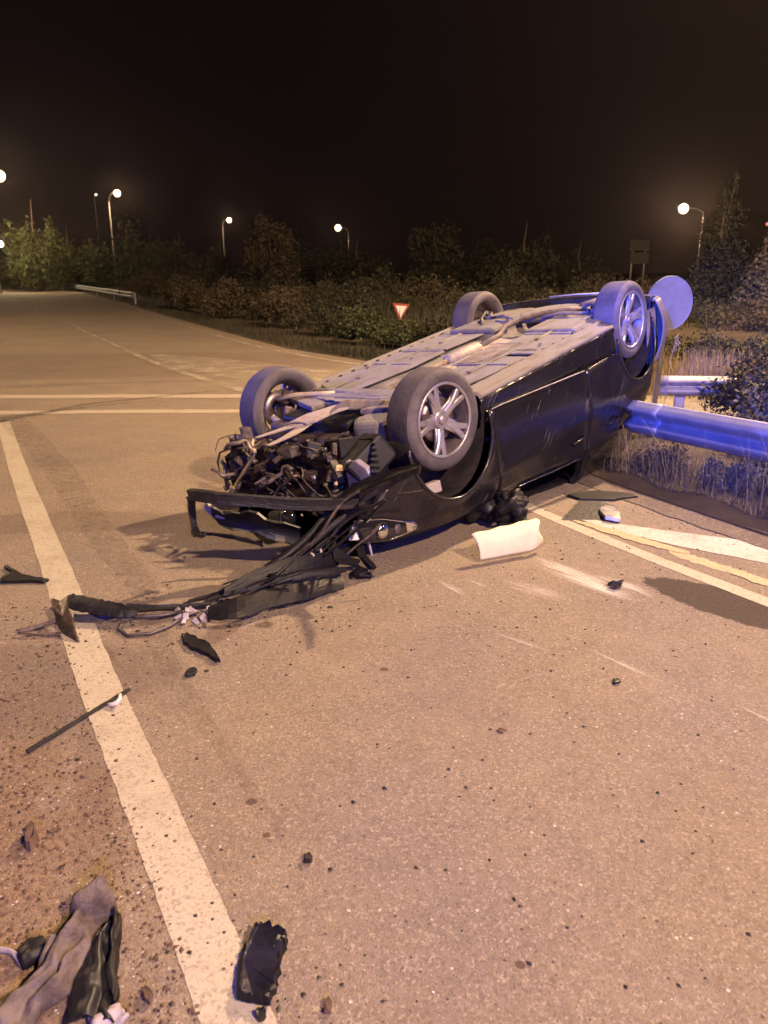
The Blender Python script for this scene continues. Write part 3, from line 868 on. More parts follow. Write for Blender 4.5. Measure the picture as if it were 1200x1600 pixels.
R_T, R_R = .307, .222
tp = [(R_R - .004, -.088), (R_R + .006, -.098), (.245, -.107), (.268, -.108), (.288, -.098), (.300, -.084), (R_T - .002, -.068)]
for yg in ():
    tp += [(R_T, yg - .004), (R_T - .0018, yg - .002), (R_T - .0018, yg + .002), (R_T, yg + .004)]
tp += [(R_T - .002, .068), (.300, .084), (.288, .098), (.268, .108), (.245, .107), (R_R + .006, .098), (R_R - .004, .088)]
tread_p = [p for p in tp if p[0] >= .299]
tyre_mb = MB().lathe([p for p in tp if p[1] < 0 and p[0] < .2995 or p == (.300, -.084)], 72)
tyre_mb.lathe([p for p in tp if p[1] > 0 and p[0] < .2995 or p == (.300, .084)][::1], 72)
tread_mb = MB().lathe(tread_p, 90)
barrel = MB().lathe([(R_R + .002, -.096), (R_R - .006, -.099), (R_R - .014, -.092), (R_R - .018, -.070), (R_R - .034, -.055), (R_R - .040, .02), (R_R - .022, .075), (R_R - .004, .092)], 56)
lip = MB().lathe([(R_R + .004, -.094), (R_R + .003, -.102), (R_R - .008, -.104), (R_R - .016, -.096), (R_R - .012, -.088)], 56, closed=True)
face = MB()
for k in range(5):
    a = 2 * PI * k / 5 + PI / 2
    spoke_poly(face, (a - .02, a - .17), .040, .036, .05, R_R - .008, -.068, -.094, .024)
    spoke_poly(face, (a + .02, a + .17), .040, .036, .05, R_R - .008, -.068, -.094, .024)
    spoke_poly(face, (a, a), .075, .070, .04, .165, -.060, -.076, .020, 5)
face.lathe([(0, -.076), (.052, -.076), (.060, -.068), (.066, -.045), (0, -.045)], 30)
cap = MB().lathe([(0, -.088), (.026, -.086), (.031, -.078), (.031, -.066), (0, -.066)], 24)
lugs = MB()
for k in range(5):
    a = 2 * PI * k / 5 + PI / 2 + PI / 5
    lugs.lathe([(0, -.080), (.009, -.080), (.010, -.05), (0, -.05)], 8, m=Matrix.Translation((.046 * math.cos(a), 0, .046 * math.sin(a))))
rotor = MB().lathe([(.05, -.035), (.135, -.035), (.135, -.015), (.05, -.015)], 40, closed=True).lathe([(0, -.05), (.07, -.05), (.075, -.02), (0, -.02)], 24)
calip = MB(); calip.box((.115, -.012, .03), (.055, .055, .11)); calip.box((.12, -.038, .03), (.04, .02, .09))


def wheel(x, side, z, steer=0, spin=0.0, camber=0):
    e = empty('wheel', (x, side * (.695), z), 0, car)
    e.rotation_euler = Euler((camber, spin, steer + (PI if side > 0 else 0)), 'XYZ')
    ty = tyre_mb.build('tyre', M['rubber'], e, smooth=True)
    tread_mb.build('tread', M['tread'], e, smooth=True)
    for o_, n_, m_ in ((barrel, 'rim_barrel', M['rim_dark']), (lip, 'rim_lip', M['rim']), (face, 'rim_spokes', M['rim']), (cap, 'hub_cap', M['rim']), (lugs, 'wheel_bolts', M['steel_dull']), (rotor, 'brake_disc', M['disc']), (calip, 'brake_caliper', M['dark_metal'])):
        o_.build(n_, m_, e, smooth=n_ in ('rim_barrel', 'rim_lip', 'brake_disc', 'hub_cap'), bevel=.003 if n_ == 'rim_spokes' else 0)
    for ch in e.children:
        if ch.name.startswith('wheel_bolts'): ch['kind'] = 'stuff'
    return e


wheel(WBX := 1.25, -1, .305, steer=math.radians(6), spin=.35)
wheel(WBX, 1, .305, steer=math.radians(6), spin=1.0, camber=.03)
wheel(-1.25, -1, .305, spin=.9)
wheel(-1.25, 1, .305, spin=.2)

# --- front suspension, subframe
for s_ in (-1, 1):
    mb = MB(); mb.prism([(1.38, s_ * .22), (1.22, s_ * .62), (1.14, s_ * .62), (.92, s_ * .30), (1.0, s_ * .20)][::s_], .225, .262); mb.build('control_arm', M['under3'], car, bevel=.008)
    mb = MB(); mb.tube([(FX, s_ * .60, .28), (FX - .02, s_ * .57, .5), (FX - .04, s_ * .52, .80)], [.035, .032, .03], 12); mb.build('front_strut', M['dark_metal'], car, smooth=True)
    mb = MB(); mb.tube([(FX, s_ * .22, .33), (FX, s_ * .35, .32), (FX, s_ * .60, .31)], [.035, .014, .03], 10); mb.build('drive_shaft', M['dark_metal'], car, smooth=True)
    mb = MB(); mb.tube([(1.10, s_ * .2, .30), (1.12, s_ * .60, .29)], .011, 8); mb.build('track_rod', M['alloy_cast'], car, smooth=True)
mb = MB(); mb.box((1.06, 0, .252), (.22, .80, .06)); mb.box((1.22, 0, .255), (.09, .50, .05)); mb.build('front_subframe', M['under'], car, bevel=.015)
mb = MB(); mb.tube([(1.30, .64, .21), (1.22, .52, .20), (1.14, .40, .215), (1.07, .30, .23)], [.034, .026, .026, .03], 10, squash=.6); mb.build('torn_arm', M['cream'], car, smooth=True)
mb = MB(); mb.tube([(1.44, .58, .30), (1.42, .50, .35), (1.40, .44, .40)], [.03, .02, .024], 8); mb.build('track_rod_end', M['cream'], car, smooth=True)
mb = MB(); mb.box((1.33, .52, .32), (.12, .10, .12), (.3, .4, .2), jit=.015); mb.box((1.20, .50, .34), (.14, .06, .1), (.1, .4, .5), jit=.01); mb.build('knuckle', M['dark_metal'], car, bevel=.008)

# --- torn cream undertray at the nose, crumpled plates in front of the floor
mb = MB()
strip(mb, [(1.30, -.14, .215), (1.42, -.10, .205), (1.55, -.02, .215), (1.68, .04, .235)], [.07, .10, .12, .10], (.25, 1, 0), .010, .25, -.02)
strip(mb, [(1.66, .03, .235), (1.78, .11, .245), (1.90, .19, .255)], [.05, .035, .012], (.3, 1, 0), .009, .2)
strip(mb, [(1.62, .00, .24), (1.78, -.01, .262), (1.93, .05, .285)], [.05, .04, .014], (.3, 1, 0), .009, .2)
mb.build('torn_undertray', M['cream'], car, bevel=.002)
mb = MB()
strip(mb, [(1.24, -.30, .235), (1.30, -.20, .22), (1.40, -.13, .195), (1.50, -.10, .21)], [.05, .06, .06, .03], (1, -.4, .2), .01, .5, .03)
mb.build('bent_bracket', M['exhaust'], car)
mb = MB()
strip(mb, [(1.08, .62, .235), (1.12, .35, .225), (1.18, .10, .215), (1.20, -.15, .22), (1.14, -.42, .235)], [.09, .11, .10, .11, .08], (1, .1, 0), .008, .25, .02, sub=8)
mb.build('crumpled_floor_edge', M['under2'], car)
mb = MB()
strip(mb, [(1.0, .66, .24), (1.04, .40, .228), (1.06, .15, .225)], [.05, .06, .02], (1, .2, 0), .006, .5, -.02, sub=8)
strip(mb, [(.98, -.22, .235), (1.02, -.42, .222), (1.0, -.62, .24)], [.03, .06, .04], (1, -.2, .1), .006, .5, -.02, sub=8)
mb.build('torn_sheet_edge', M['under'], car)
mb = MB(); mb.box((1.36, .10, .34), (.30, .62, .16), jit=.02); mb.build('black_gap_block', M['black'], car, bevel=.02)  # solid black block standing in for the shaded gap at the nose
mb = MB(); mb.prism([(1.28, -.28), (1.30, -.52), (1.52, -.50), (1.58, -.34), (1.46, -.24)], .25, .40); mb.build('gearbox_casing', M['under'], car, bevel=.03)

# --- engine bay: built up of separate grimy blocks
def blk(name, c, d, rot, mat, bev=.012, jit=.008):
    mb = MB(); mb.box(c, d, rot, jit=jit); return mb.build(name, M[mat], car, bevel=bev)
blk('engine_block', (1.52, .22, .52), (.34, .50, .36), (0, .12, .1), 'dark_metal2', .03)
blk('gearbox', (1.50, -.18, .50), (.30, .34, .32), (.1, .1, 0), 'dark_metal', .04)
blk('radiator', (1.76, .12, .55), (.05, .86, .34), (.03, .2, .05), 'dark_metal2', .005)
blk('battery', (1.62, -.30, .40), (.20, .20, .16), (.2, .2, .3), 'black', .01)
blk('lamp_carrier', (1.80, -.52, .60), (.12, .24, .20), (.1, .2, .3), 'black', .02)
blk('fuse_box', (1.74, -.12, .37), (.10, .11, .10), (.2, .4, .5), 'black', .01)
blk('sump', (1.46, .30, .36), (.26, .34, .12), (0, .1, .2), 'dark_metal', .03)
blk('alternator_bracket', (1.70, .42, .50), (.12, .16, .14), (.5, .2, .3), 'dark_metal', .02)
blk('inner_wing', (1.45, -.58, .62), (.55, .05, .34), (0, 0, .05), 'black', .01)
blk('inner_wing', (1.45, .58, .62), (.45, .05, .34), (0, 0, -.05), 'black', .01)
blk('bulkhead', (1.02, 0, .62), (.05, 1.30, .62), None, 'black', .01)
for k in range(15):      # condenser slats, slanting
    mb = MB(); mb.box((1.86 + .002 * k, .20 - .03 * k + .2, .385 + .017 * k), (.014, .42 + .05 * math.sin(k * 3), .010), (-.42 + .05 * math.sin(k * 5), .25, .1), jit=.004)
    mb.build('radiator_slat', M['dark_metal'], car)
for k in range(12):
    y = .56 - .075 * k
    blk('engine_rib', (1.70 + rnd.uniform(-.03, .05), y, .40 + rnd.uniform(-.02, .04)), (.16 + rnd.uniform(0, .08), .018, .03), (rnd.uniform(-.3, .3), rnd.uniform(-.2, .5), rnd.uniform(-.6, .2)), rnd.choice(['dark_metal', 'alloy_cast', 'dark_metal']), .003)
r2 = random.Random(11)
for k in range(58):      # clutter: brackets, castings, broken clips
    c = (r2.uniform(1.50, 1.90), r2.uniform(-.50, .62), r2.uniform(.34, .64))
    d = [r2.uniform(.02, .11) for _ in range(3)]
    blk('engine_fragment', c, d, [r2.uniform(-1.5, 1.5) for _ in range(3)], r2.choice(['dark_metal', 'dark_metal2', 'dark_metal2', 'alloy_cast', 'hose', 'plastic', 'dark_metal']), .004, .012)
for k in range(60):      # hoses, wires
    p = [Vector((r2.uniform(1.60, 1.95), r2.uniform(-.45, .70), r2.uniform(.34, .66)))]
    d = Vector((r2.uniform(-.3, .3), r2.uniform(-1, 1), r2.uniform(-.4, .4))).normalized()
    for i in range(7):
        d = (d + Vector([r2.uniform(-.6, .6) for _ in range(3)])).normalized()
        q = p[-1] + d * .045
        q.x = min(max(q.x, 1.5), 1.98); q.z = min(max(q.z, .30), .74)
        p.append(q)
    mb = MB(); mb.tube(p, r2.choice([.004, .006, .010, .014]), 7); mb.build('engine_hose', M[r2.choice(['hose', 'dark_metal', 'hose', 'alloy_cast'])], car, smooth=True)
mb = MB(); mb.tube([(1.90, .235, .35), (1.91, .38, .49), (1.92, .53, .62)], [.013, .017, .013], 10); mb.build('bright_stay', M['bright_metal'], car, smooth=True)
mb = MB(); mb.box((1.92, .55, .645), (.03, .09, .035), (.7, 0, 0), jit=.006); mb.box((1.92, .22, .335), (.025, .025, .025), jit=.004); mb.build('stay_foot', M['yellow_part'], car, bevel=.004)
for k, (c, d, r_) in enumerate((((1.80, .30, .47), (.02, .26, .16), (.3, .3, .4)), ((1.84, .02, .50), (.02, .22, .14), (-.3, .5, -.3)), ((1.76, -.22, .50), (.03, .20, .20), (.5, .2, .6)), ((1.72, .50, .44), (.14, .10, .16), (.2, .5, .3)), ((1.88, -.36, .60), (.03, .26, .16), (.2, .3, -.5)), ((1.86, .40, .62), (.03, .40, .12), (.1, .3, .1)))):
    mb = MB(); cx_, cy_, cz_ = c
    R3 = Euler(r_).to_matrix()
    mb.grid(lambda u, v: tuple(Vector(c) + R3 @ Vector((.018 * math.sin(u * 9 + k) + .014 * math.sin(v * 13 + k * 2), (u - .5) * d[1] * (1 + .15 * math.sin(v * 17)), (v - .5) * d[2] * (1 + .2 * math.sin(u * 21 + k))))), 14, 10)
    mb.build('crumpled_panel', M[('dark_metal2', 'plastic', 'black', 'dark_metal', 'black', 'dark_metal2')[k]], car, solid=.004)
# bent wire loop at the left of the radiator
mb = MB(); mb.tube([(1.88, .34, .34), (1.90, .48, .345), (1.91, .60, .38), (1.91, .66, .46), (1.91, .66, .54), (1.90, .60, .62)], .007, 7); mb.build('wire_loop', M['hose'], car, smooth=True)
mb = MB(); mb.prism([(-.60, .36), (-.68, .35), (-.75, .39), (-.78, .45), (-.74, .47), (-.68, .48), (-.66, .54), (-.58, .55), (-.58, .40)], 1.80, 1.84, Matrix(((0, 0, 1, 0), (1, 0, 0, .10), (0, 1, 0, .01), (0, 0, 0, 1)))); mb.build('washer_tank', M['lilac_part'], car, bevel=.008)
for k in range(8):
    mb = MB(); mb.box((1.66 + .028 * k, -.52 - .028 * k, .30 + .022 * k), (.014, .26, .012), (.25, -.3, .35)); mb.build('air_box_rib', M['plastic'], car)
blk('air_box', (1.68, -.50, .42), (.28, .28, .18), (.2, -.5, .35), 'black', .02)
blk('ochre_bracket', (1.93, -.56, .56), (.03, .10, .08), (.3, .1, .2), 'orange_part', .006, .012)
blk('yellow_clip', (1.86, -.44, .42), (.04, .07, .05), (.6, .2, .5), 'yellow_part', .006, .012)
blk('yellow_clip', (1.88, -.42, .50), (.02, .03, .03), (.6, .2, .5), 'yellow_part', .004, .006)
blk('white_clip', (1.93, -.30, .455), (.01, .028, .02), (.1, 0, 0), 'white_part', .003, .002)
blk('white_clip', (1.97, -.16, .70), (.01, .014, .012), (.1, 0, 0), 'white_part', .003, .002)

# slam panel / crossbar with the hooked left end
mb = MB(); strip(mb, [W(296, 772, .50), W(340, 778, .50), W(400, 783, .47), W(480, 788, .43), W(560, 786, .40)], [.030, .034, .034, .036, .03], (0, 0, 1), .035, .1, .004); mb.build('front_crossbar', M['plastic_grey'], car, bevel=.004)
mb = MB(); strip(mb, [W(299, 776, .48), W(300, 800, .38), W(304, 822, .30), W(308, 836, .24)], [.028, .02, .018, .028], (1, .3, 0), .02, .3); strip(mb, [W(300, 832, .25), W(316, 838, .24), W(322, 832, .26)], [.012, .01, .008], (0, 0, 1), .012, .2); mb.build('crossbar_hook', M['plastic_grey'], car)
mb = MB(); strip(mb, [W(330, 795, .40), W(350, 812, .33), W(390, 815, .30), W(430, 830, .25), W(470, 838, .20)], [.03, .06, .075, .08, .07], (0, .3, 1), .02, .35, .03); mb.build('grille_housing', M['black'], car)
mb = MB(); strip(mb, [W(318, 785, .42), W(332, 800, .38), W(350, 806, .35)], [.03, .035, .02], (0, .1, 1), .012, .3, .02); mb.build('radiator_duct', M['lilac_part'], car)
mb = MB(); strip(mb, [W(315, 833, .22), W(345, 836, .20), W(375, 842, .18), W(410, 850, .15)], [.012, .012, .02, .02], (0, 0, 1), .015, .6); mb.build('hanging_lug', M['plastic'], car)

# --- hood (upside down against the ground), roof, pillars, tail
def hood(u, v):
    x = .98 + 1.06 * u; s_ = v * 2 - 1
    hw = half_w(x, belt(x)) - .012
    z = belt(x) + .085 * (1 - s_ * s_) * (1 - .3 * u) - (.03 * u ** 4)
    z += .010 * math.sin(u * 9 + s_ * 5) * (1 - s_ * s_)
    return crush((x, s_ * hw, z))
mb = MB(); mb.grid(hood, 22, 26); mb.build('hood', M['car_paint'], car, smooth=True, solid=.006)
def roof(u, v):
    x = .35 - 1.75 * u; s_ = v * 2 - 1
    z = 1.47 + .06 * (1 - s_ * s_) - .10 * (2 * u - 1) ** 2
    return crush((x, s_ * (.58 + .03 * math.sin(u * PI)), z))
mb = MB(); mb.grid(roof, 24, 20); mb.build('roof', M['car_paint'], car, smooth=True, solid=.01)
def pil(name, a, b, w0, mat='car_paint', side=1):
    mb = MB(); A_ = Vector(a); B_ = Vector(b); pts = []
    for k in range(7):
        t = k / 6; q = A_.lerp(B_, t); pts.append(crush((q.x + .02 * math.sin(t * 9), q.y, q.z), .03))
    strip(mb, pts, [w0] * 7, (1, 0, 0), .05, .1); mb.build(name, M[mat], car)
for s_ in (-1, 1):
    pil('front_pillar', (.90, s_ * .76, .95), (.30, s_ * .60, 1.45), .04)
    pil('centre_pillar', (-.38, s_ * .78, 1.10), (-.40, s_ * .60, 1.48), .05, 'black')
    pil('rear_pillar', (-1.30, s_ * .72, 1.10), (-1.25, s_ * .58, 1.46), .16)
    # dark window openings still holding tinted glass at the back
    mb = MB(); mb.grid(lambda u, v: crush((-.46 - .72 * u, s_ * (.765 - .14 * v), 1.125 + .33 * v + .02 * u), .03), 6, 6); mb.build('rear_side_glass', M['glass'], car, solid=.004)
def screen(u, v):
    s_ = v * 2 - 1
    return crush((.93 - .60 * u - .08 * s_ * s_, s_ * (.72 - .14 * u), .98 + .48 * u), .02)
mb = MB(); mb.grid(screen, 8, 12); mb.build('windscreen', M['glass'], car, smooth=True, solid=.005)
def tail(u, v):
    s_ = v * 2 - 1; z = .60 + .85 * u
    hw = half_w(-1.80, min(z, .95)) - .22 * max(0, u - .45)
    x = -1.88 + .10 * s_ * s_ + .42 * max(0, u - .5) ** 1.1
    return crush((x, s_ * hw, z), .02)
mb = MB(); mb.grid(tail, 16, 18); mb.build('tailgate', M['car_paint'], car, smooth=True, solid=.008)
mb = MB(); mb.box((-.1, 0, 1.0), (1.7, 1.30, .02)); mb.build('cabin_lining', M['cloth_in'], car)
for s_ in (-1, 1):
    mb = MB(); mb.box((-.05, s_ * .36, .60), (.50, .48, .16)); mb.box((-.30, s_ * .36, .86), (.14, .46, .50), (0, -.25, 0)); mb.build('front_seat', M['cloth_in'], car, bevel=.04)

# --- rear bumper wrapping the tail: outer skin, rolled lower lip and inner blade
def bump(u, v):
    a = (u * 2 - 1)                            # -1 right side ... 1 left side
    if abs(a) > .62:
        t = (abs(a) - .62) / .38; x = -1.80 + t * .16 + .0; y = .70 + .095 * math.sin(min(1, t * 2.2) * PI / 2)
    else:
        t = abs(a) / .62; y = .70 * t; x = -1.95 + .15 * t ** 3
    z = .24 + .52 * v
    bul = .062 * math.sin(min(1, v * .95 + .10) * PI)
    y += bul * (abs(a) > .45) * .9; x -= bul
    x += .10 * (v > .85) * (v - .85) / .15 * .3
    return (x, math.copysign(y, a), z)
mb = MB(); mb.grid(bump, 60, 16); mb.build('rear_bumper', M['dusty_bumper'], car, smooth=True, solid=.01)
mb = MB(); mb.tube([(p[0] + .012, p[1] * .985, p[2] - .004) for p in (bump(k / 50, 0) for k in range(51))], .014, 8); mb.build('bumper_lip', M['dusty_sill'], car, smooth=True)
def blade(u, v):
    p = bump(.14 + .72 * u, 0)
    return (p[0] + .06 + .03 * v, p[1] * .95, .215 + .16 * v)
mb = MB(); mb.grid(blade, 20, 4); mb.build('bumper_beam', M['plastic_grey'], car, smooth=True, solid=.02)
mb = MB(); mb.tube([(-1.93, -.25, .205), (-1.93, .05, .20), (-1.91, .32, .205)], .008, 6); mb.build('bumper_trim', M['sign_white'], car, smooth=True)
for s_ in (-1, 1):
    mb = MB(); mb.grid(lambda u, v: (RX - .30 - .17 * u, s_ * (.79 - .02 * v), .30 + .45 * v), 4, 6); mb.build('bumper_bracket', M['under3'], car, solid=.006)

# --- headlamp, near side
hl = empty('headlight', (0, 0, 0), 0, car)
def lensf(u, v):
    x = 1.66 + .34 * u; z0 = .815 - .09 * u; z = z0 + (v - .5) * (.14 * (.25 + .75 * min(1, u * 1.8)))
    return (x, -(half_w(x, z) + .014 + .02 * math.sin(v * PI) * min(1, u * 2)), z)
mb = MB(); mb.grid(lensf, 14, 10); mb.build('lens', M['lens'], hl, smooth=True, solid=.004)
mb = MB(); mb.tube([lensf(k / 14, 0) for k in range(15)], .006, 6); mb.tube([lensf(k / 14, 1) for k in range(8)], .006, 6); mb.build('lens_frame', M['chrome'], hl, smooth=True)
mb = MB(); strip(mb, [Vector(lensf(.22, .5)) + Vector((0, -.006, 0)), Vector(lensf(.10, .5)) + Vector((0, -.006, 0)), Vector(lensf(.0, .5)) + Vector((0, -.006, 0))], [.035, .025, .004], (0, 0, 1), .004); mb.build('chrome_wedge', M['chrome'], hl)
def ballz(c, r, m=None, n=16, k=8, sc=(1, 1, 1), lump=0):
    mb = MB(); mb.lathe([(r * math.sin(PI * i / k) + 1e-5, -r * math.cos(PI * i / k)) for i in range(k + 1)], n)
    from mathutils import noise as mn
    out = []
    for p in mb.v:
        q = Vector(p)
        if lump: q *= 1 + lump * mn.noise(q / r * 1.4 + Vector((c[0], 3, 1))) + lump * .5 * mn.noise(q / r * 4)
        out.append(tuple(Vector(c) + Vector((q.x * sc[0], q.y * sc[1], q.z * sc[2]))))
    mb.v = out
    return mb
c_ = lensf(.62, .5)
mb = ballz((c_[0], c_[1] + .002, c_[2]), .048, sc=(1, .45, 1)); mb.build('projector', M['chrome'], hl, smooth=True)
c_ = lensf(.36, .5)
mb = ballz((c_[0], c_[1] + .004, c_[2]), .03, sc=(1, .4, 1)); mb.build('indicator', M['rim_dark'], hl, smooth=True)
# fog-lamp / headlamp of the far side glinting in the dark
fl = empty('headlight', (0, 0, 0), 0, car)
mb = ballz(W(452, 808, .22), .05, sc=(.7, 1, 1)); mb.build('projector', M['lens'], fl, smooth=True)
mb = MB(); mb.box(W(440, 812, .17), (.12, .20, .13), (.2, .1, .3), jit=.02); mb.build('lamp_housing', M['black'], fl, bevel=.02)

# near-side wing corner: torn edge and blue-ish paint flap, hanging connectors
mb = MB(); strip(mb, [W(656, 735, .66), W(630, 745, .60), W(600, 762, .52), W(575, 775, .47), W(560, 790, .42)], [.02, .025, .03, .022, .01], (.2, .3, 1), .012, .4); mb.build('torn_wing_edge', M['plastic_grey'], car)
mb = MB(); strip(mb, [W(602, 768, .45), W(594, 780, .40), W(586, 796, .34), W(574, 816, .28)], [.02, .028, .012, .006], (1, .2, .2), .006, .3); mb.build('paint_flap', M['rim'], car)
mb = MB(); mb.tube([W(590, 795, .34), W(570, 815, .28), W(556, 828, .23), W(550, 842, .18)], .006, 8); mb.build('hanging_wire', M['white_part'], car, smooth=True)
blk('hanging_connector', W(552, 832, .20), (.045, .05, .085), (.3, .5, .4), 'white_part', .008, .01)
mb = MB(); mb.tube([W(566, 822, .24), W(572, 838, .17), W(577, 852, .11), W(581, 868, .05)], [.010, .012, .012, .008], 6, squash=.4); mb.build('dangling_strip', M['white_part'], car)
# rusty clevis in the near arch and the pale plate below the tyre
blk('arch_plate', (1.34, -.66, .735), (.15, .05, .09), (.15, .1, .1), 'cream', .008, .004)
# door mirror, folded and hanging upside down beside the roof
mr = empty('door_mirror', (0, 0, 0), 0, car)
c0 = CMI @ Vector((.83, 4.78, .14))
mb = ballz(c0, .125, sc=(.95, .75, .80), n=36, k=24, lump=.55); mb.build('mirror_shell', M['plastic'], mr, smooth=True)
mb = MB(); mb.tube([CMI @ Vector((.72, 4.92, .24)), CMI @ Vector((.76, 4.86, .20)), CMI @ Vector((.80, 4.80, .16))], [.04, .035, .05], 10); mb.build('mirror_stalk', M['plastic'], mr, smooth=True)
mb = MB(); strip(mb, [CMI @ Vector((.75, 4.75, .05)), CMI @ Vector((.84, 4.74, .045)), CMI @ Vector((.94, 4.80, .05))], [.05, .07, .04], CMI.to_3x3() @ Vector((.2, 1, 0)), .02, .2); mb.build('mirror_base', M['black'], mr, bevel=.004)
mb = ballz(CMI @ Vector((.66, 4.88, .13)), .11, sc=(1.2, .8, .9), n=28, k=18, lump=.6); mb.build('mirror_cap', M['black'], mr, smooth=True)

# ------------------------------------------------------------------ torn bumper skin lying in front of the car
tb = empty('torn_bumper', tuple(at(400, 940)))
tag(tb, 'long torn black bumper skin trailing from the car nose onto the road', 'bumper')
def TB(name, segs, mat, thick=.008, rag=.25, curl=.0, sub=4, n=8, bevel=0):
    mb = MB()
    o0 = at(400, 940)
    for pts, wd, ac in segs:
        strip(mb, [at(u, v, z) - o0 for u, v, z in pts], wd, ac, thick, rag, curl, n, sub)
    return mb.build(name, M[mat], tb, bevel=bevel)
TB('skin', [([(655, 728, .66), (610, 742, .58), (560, 762, .50), (520, 792, .38), (480, 840, .24), (430, 880, .14), (380, 912, .07), (320, 938, .035)], [.02, .035, .05, .06, .055, .05, .045, .02], (.3, .75, .6))], 'plastic', .010, .12, .025)
TB('skin', [([(575, 778, .40), (545, 800, .34), (500, 836, .24), (455, 872, .15), (400, 905, .08), (345, 925, .04), (290, 940, .03)], [.02, .03, .036, .04, .04, .035, .02], (.6, .8, .1))], 'plastic_grey', .008, .2, .02)
TB('lower_lip', [([(325, 958, .05), (370, 950, .07), (420, 935, .075), (470, 925, .07), (510, 915, .05), (537, 912, .035)], [.04, .065, .06, .06, .05, .035], (-.1, .75, .55))], 'plastic', .006, .22, .008, 4)
TB('lower_lip', [([(350, 925, .08), (400, 905, .11), (450, 890, .13), (500, 880, .12), (545, 862, .10)], [.03, .06, .07, .06, .03], (.1, .5, .8))], 'plastic', .006, .2, .006, 4)
TB('skin', [([(350, 930, .05), (410, 912, .09), (470, 898, .10), (520, 893, .08), (540, 890, .05)], [.02, .03, .035, .03, .02], (0, .8, .4))], 'plastic_grey', .006, .15, .015, 3)
TB('grille_mesh', [([(560, 850, .12), (570, 875, .07), (580, 890, .03)], [.03, .03, .01], (1, .2, 0)), ([(520, 850, .2), (530, 870, .12), (560, 880, .05)], [.03, .04, .03], (.4, .2, .8))], 'black', .01, .4)
TB('stiffener', [([(330, 945, .03), (290, 948, .03), (245, 950, .035), (195, 950, .04)], [.018, .022, .02, .03], (0, 1, .4))], 'plastic_grey', .012, .35, .01, 6)
TB('pale_bracket', [([(560, 768, .53), (535, 785, .46), (515, 812, .38), (500, 836, .30), (470, 862, .2)], [.006, .010, .012, .012, .006], (1, 0, .4)), ([(610, 790, .3), (585, 830, .22), (560, 850, .16), (540, 868, .1)], [.004, .014, .016, .008], (1, .3, .3))], 'dark_metal', .01, .3)
TB('pale_clip', [([(486, 866, .17), (490, 868, .17)], [.010, .008], (0, 0, 1)), ([(500, 858, .17), (502, 862, .16)], [.006, .006], (0, 0, 1))], 'white_part', .01, .2)  # two tiny white plastic tabs
r3 = random.Random(5)
path = [(640, 742, .60), (590, 762, .50), (540, 800, .36), (500, 838, .24), (450, 875, .14), (400, 905, .08), (340, 928, .05)]
for k in range(22):
    i = r3.randint(0, 4); nseg = r3.choice([2, 3, 3])
    du, dv = r3.uniform(-14, 22), r3.uniform(-12, 22)
    seg = [(u + du + r3.uniform(-9, 9), v + dv + r3.uniform(-9, 9), max(.015, z * .85 + r3.uniform(-.05, .05))) for u, v, z in path[i:i + nseg + 1]]
    w0 = r3.uniform(.006, .022)
    TB('bumper_shred', [(seg, [w0 * r3.uniform(.3, 1.2) for _ in seg], (r3.uniform(-1, 1), r3.uniform(.2, 1), r3.uniform(.2, 1)))], r3.choice(['plastic', 'plastic', 'black', 'plastic_grey']), .005, .4, r3.uniform(-.01, .01), 3, 5)
for k in range(9):
    u, v = r3.uniform(470, 600), r3.uniform(845, 890); z = .05 + (890 - v) * .002
    TB('bumper_shred', [([(u, v, z), (u + r3.uniform(-20, 20), v + r3.uniform(5, 20), z * .6 + .01), (u + r3.uniform(-30, 30), v + r3.uniform(10, 28), .015)], [.02, .018, .006], (1, r3.uniform(-.5, .5), .3))], 'black', .006, .5, 0, 3, 5)
TB('flap', [([(108, 938, .075), (150, 948, .07), (190, 955, .06), (215, 958, .05)], [.045, .05, .042, .025], (.05, .8, .5))], 'plastic_grey', .006, .25, .015, 8)
TB('flap_shadow_strip', [([(115, 965, .03), (150, 966, .02), (185, 962, .02)], [.02, .02, .01], (0, .6, 1))], 'black', .008, .2)  # black strip standing in for the shadow beneath the flap
mb = MB(); o0 = at(400, 940)
tri_ = [(80, 936, .10), (92, 940, .085), (106, 930, .11), (104, 950, .09), (112, 968, .06), (116, 988, .03), (122, 1004, .005), (108, 996, .015), (97, 990, .02), (90, 976, .04), (86, 962, .06), (82, 950, .08)]
A_ = [at(*q) - o0 for q in tri_]; n = len(A_); cc = sum(A_, Vector()) / n + Vector((0, -.012, .01))
mb.add(A_ + [cc] + [p + Vector((.004, .010, 0)) for p in A_], [(i, (i + 1) % n, n) for i in range(n)] + [(i, n + 1 + i, n + 1 + (i + 1) % n, (i + 1) % n) for i in range(n)] + [tuple(range(2 * n, n, -1))])
mb.build('torn_triangle', M['dark_metal2'], tb)
TB('torn_tail', [([(95, 965, .05), (70, 975, .035), (45, 983, .03), (27, 985, .03)], [.02, .012, .013, .006], (0, .7, .6)), ([(95, 990, .01), (65, 992, .012), (40, 990, .02), (25, 984, .02)], [.014, .005, .006, .006], (0, .8, .4))], 'dark_metal', .006, .3, 0, 6)
mb = MB(); o0 = at(400, 940)
lp = [at(u, v, z) - o0 for u, v, z in ((285, 955, .03), (250, 962, .03), (215, 963, .03), (192, 970, .02), (186, 982, .012), (200, 993, .01), (235, 990, .012), (265, 978, .015), (290, 962, .02), (310, 955, .03))]
mb.tube(lp, .0085, 7); mb.build('seal_loop', M['rim_dark'], tb, smooth=True)
mb = MB()
